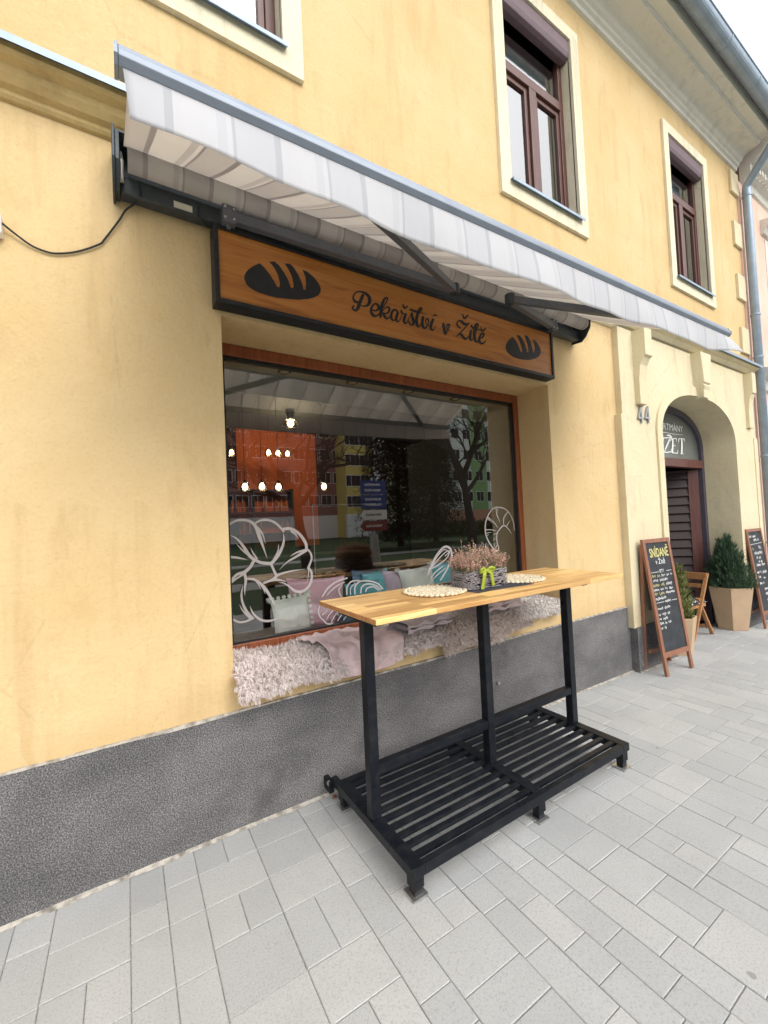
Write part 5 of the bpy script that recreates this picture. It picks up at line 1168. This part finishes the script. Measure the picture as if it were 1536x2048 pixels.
# ---------------------------------------------------------------- across the street (seen in the window's reflection)
def mir(px, py, depth):
    "real point whose mirror image in the pane stands at virtual distance depth"
    P = W(px, py, 1, depth); return Vector((P.x, 2*GY-depth, P.z))
def bare_tree(label, P, H, seed, spread=1.0, tr=.2):
    random.seed(seed); t = thing('bare_tree', label, 'tree', P, 'bare trees across the way'); tk = MB(); cr_ = MB()
    def grow(p, d, L_, r, dep):
        n = 4; pts = [p]; q = p
        for i in range(n):
            d = (d+Vector([random.uniform(-.13, .13) for _ in range(3)])+Vector((0, 0, .05))).normalized(); q = q+d*L_/n; pts.append(q)
        (tk if dep == 0 else cr_).tube(pts, [r*(1-.45*i/n) for i in range(n+1)], 6 if dep < 2 else (4 if dep < 3 else 3), False)
        if dep >= 5: return
        for k in range(random.choice([3, 4]) if dep else 6):
            b = pts[random.randint(2, n)] if dep else pts[random.choice([3, 4, 4])]
            ax = Vector([random.uniform(-1, 1) for _ in range(3)]); nd = (d*random.uniform(.5, 1)+ax*random.uniform(.6, 1.0)*spread).normalized()
            if nd.z < -.1: nd.z = .1
            grow(b, nd, L_*random.uniform(.55, .85), r*random.uniform(.42, .6), dep+1)
    grow(Vector((0, 0, 0)), Vector((0, 0, 1)), H*.32, tr, 0)
    tk.build('trunk', BARK, t); cr_.build('branches', BARK, t)
bare_tree('spreading bare tree at the left of the window reflection', mir(613, 1075, 13).xy.to_3d(), 10, 4, 1.25, .26)
bare_tree('taller bare tree at the right of the window reflection', mir(945, 1090, 15).xy.to_3d(), 13, 12, .9, .28)
def spruce(label, P, H, Rr, seed, n=2600):
    random.seed(seed); t = thing('spruce_tree', label, 'tree', P, 'dark conifers across the way'); MB().tube([(0, 0, 0), (0, 0, H*.95)], [.22, .03], 8).build('trunk', BARK, t); c = MB()
    for k in range(n):
        f = random.random()**.8; z = .9+f*(H-1); R0 = Rr*(1-f)**.8+.15; a = random.uniform(0, 2*math.pi); r = R0*random.random()**.5
        p = Vector((r*math.cos(a), r*math.sin(a), z-r*.18)); d = Vector((math.cos(a), math.sin(a), -.25))
        for j in range(7):
            q = p+Vector([random.uniform(-.28, .28) for _ in range(3)]); dd = (d+Vector([random.uniform(-.6, .6) for _ in range(3)])).normalized(); s = dd.cross(Vector((0, 0, 1))).normalized()*random.uniform(.03, .07); L_ = random.uniform(.16, .36)
            c.add([q-s, q+s, q+dd*L_+s*.2, q+dd*L_-s*.2], [(0, 1, 2, 3)])
    c.build('crown', SPRUCE, t)
spruce('big dark spruce in the middle of the window reflection', mir(800, 1065, 20).xy.to_3d(), 12.5, 3.1, 1, 6000)
spruce('second dark spruce right behind the signpost in the reflection', mir(872, 1065, 23).xy.to_3d(), 10.5, 2.8, 2, 4800)
def block(label, P0, P1, y, H, mats, floors, bays, dep=10):
    t = thing('apartment_block', label, 'building', (P0, y, 0), 'apartment blocks across the lawn')
    L_ = P1-P0; MB().box(0, L_, -dep, 0, 0, H).build('wall', mats[0], t)
    if len(mats) > 1: MB().box(-.02, L_+.02, -.5, .03, 0, 3.0).build('base_storey', mats[1], t)
    if len(mats) > 2: MB().box(L_*.42, L_*.58, -.5, .04, 3.0, H-.3).build('painted_stripe', mats[2], t)
    MB().box(-.2, L_+.2, -dep, .25, H, H+.35).build('roof', EAVE, t)
    for f in range(1, floors):
        for b in range(bays):
            x = L_*(b+.5)/bays; z = 1.2+f*(H-1)/floors
            w_ = MB(); w_.box(x-.75, x+.75, .0, .05, z, z+1.5).build('window', PLAST, t)
            ww = MB(); ww.box(x-.68, x-.03, .05, .06, z+.08, z+1.42); ww.box(x+.03, x+.68, .05, .06, z+.08, z+1.42); ww.build('pane', DARKIN, bpy.data.objects[-1] if False else t)
YB = flat("yellow_block_render", (.70, .54, .16), .9); GB = flat("pale_green_block_render", (.72, .76, .68), .9); GS = flat("green_stripe_render", (.25, .42, .16), .9); OB = flat("orange_block_base", (.58, .30, .20), .9); RB = flat("rose_block_render", (.30, .15, .14), .9); WB = flat("white_block_render", (.8, .78, .76), .9)
vy = lambda px, d: mir(px, 1000, d).x
block('yellow apartment block with white windows in the reflection', vy(694, 45), vy(750, 45), 2*GY-45, 17, [YB, WB], 6, 3)
block('pale green apartment block with green stripe and orange base in the reflection', vy(855, 42), vy(1050, 42), 2*GY-42, 19, [GB, OB, GS], 6, 9)
block('rose and white apartment block at the left of the reflection', vy(330, 48), vy(690, 48), 2*GY-48, 19, [RB, WB], 6, 12)
hd = thing('hedge', 'dark clipped hedge at the back of the lawn in the reflection', 'hedge', (0, 2*GY-30, 0)); random.seed(2)
hm = MB(); hx0, hx1 = vy(760, 30), vy(1000, 30)
for k in range(5200):
    x, y, z = random.uniform(hx0, hx1), random.uniform(-.6, .6), random.uniform(0, 1.5); d = Vector([random.uniform(-1, 1) for _ in range(3)])*.22; s = Vector([random.uniform(-1, 1) for _ in range(3)])*.12
    hm.add([(x, y, z), (x+d.x, y+d.y, z+d.z), (x+d.x+s.x, y+d.y+s.y, z+d.z+s.z), (x+s.x, y+s.y, z+s.z)], [(0, 1, 2, 3)])
hm.build('foliage', HEDGE, hd)
# direction sign post
D = 8.7; sp0 = mir(750, 1100, D); DS = thing('direction_sign', 'road direction signpost with two blue boards, one white and one brown arrow', 'road sign', (sp0.x, sp0.y, -.1))
MB().tube([(0, 0, 0), (0, 0, 3.1)], [.045, .045], 10).build('post', ZINC, DS); MB().lathe([(.24, 0), (.17, .5), (.13, 1.1), (.12, 1.35)], (0, 0, 0), 14).build('concrete_footing', PATH, DS)
BLU = flat("road_sign_blue", (.02, .07, .26), .5); BRN = flat("road_sign_brown", (.20, .04, .03), .5)
zs_ = [(2.58, 3.0, BLU), (2.14, 2.55, BLU), (1.80, 2.10, PLAST), (1.46, 1.76, BRN)]
for k, (za, zb, mt) in enumerate(zs_):
    s = MB(); 
    if k < 2: s.box(-.45, .45, .05, .07, za, zb)
    else:
        zm = (za+zb)/2; P_ = [(.45, za), (-.35, za), (-.50, zm), (-.35, zb), (.45, zb)]; vs = [(x, .05, z) for x, z in P_]+[(x, .07, z) for x, z in P_]; s.add(vs, [(0, 1, 2, 3, 4), (9, 8, 7, 6, 5)]+[(i, (i+1) % 5, 5+(i+1) % 5, 5+i) for i in range(5)])
    o = s.build('sign_board', mt, DS)
    # mirrored writing bars: short legends
    g_ = MB(); random.seed(k)
    for r in range(2 if k < 2 else 1):
        zc = za+(zb-za)*((.30, .70)[r] if k < 2 else .5); x = -.30
        while x < .25: wl = random.uniform(.03, .06); g_.box(x, x+wl*.6, .071, .073, zc-.035, zc+.035); x += wl
    g_.build('legend', PLAST if k != 2 else BLACK, o)
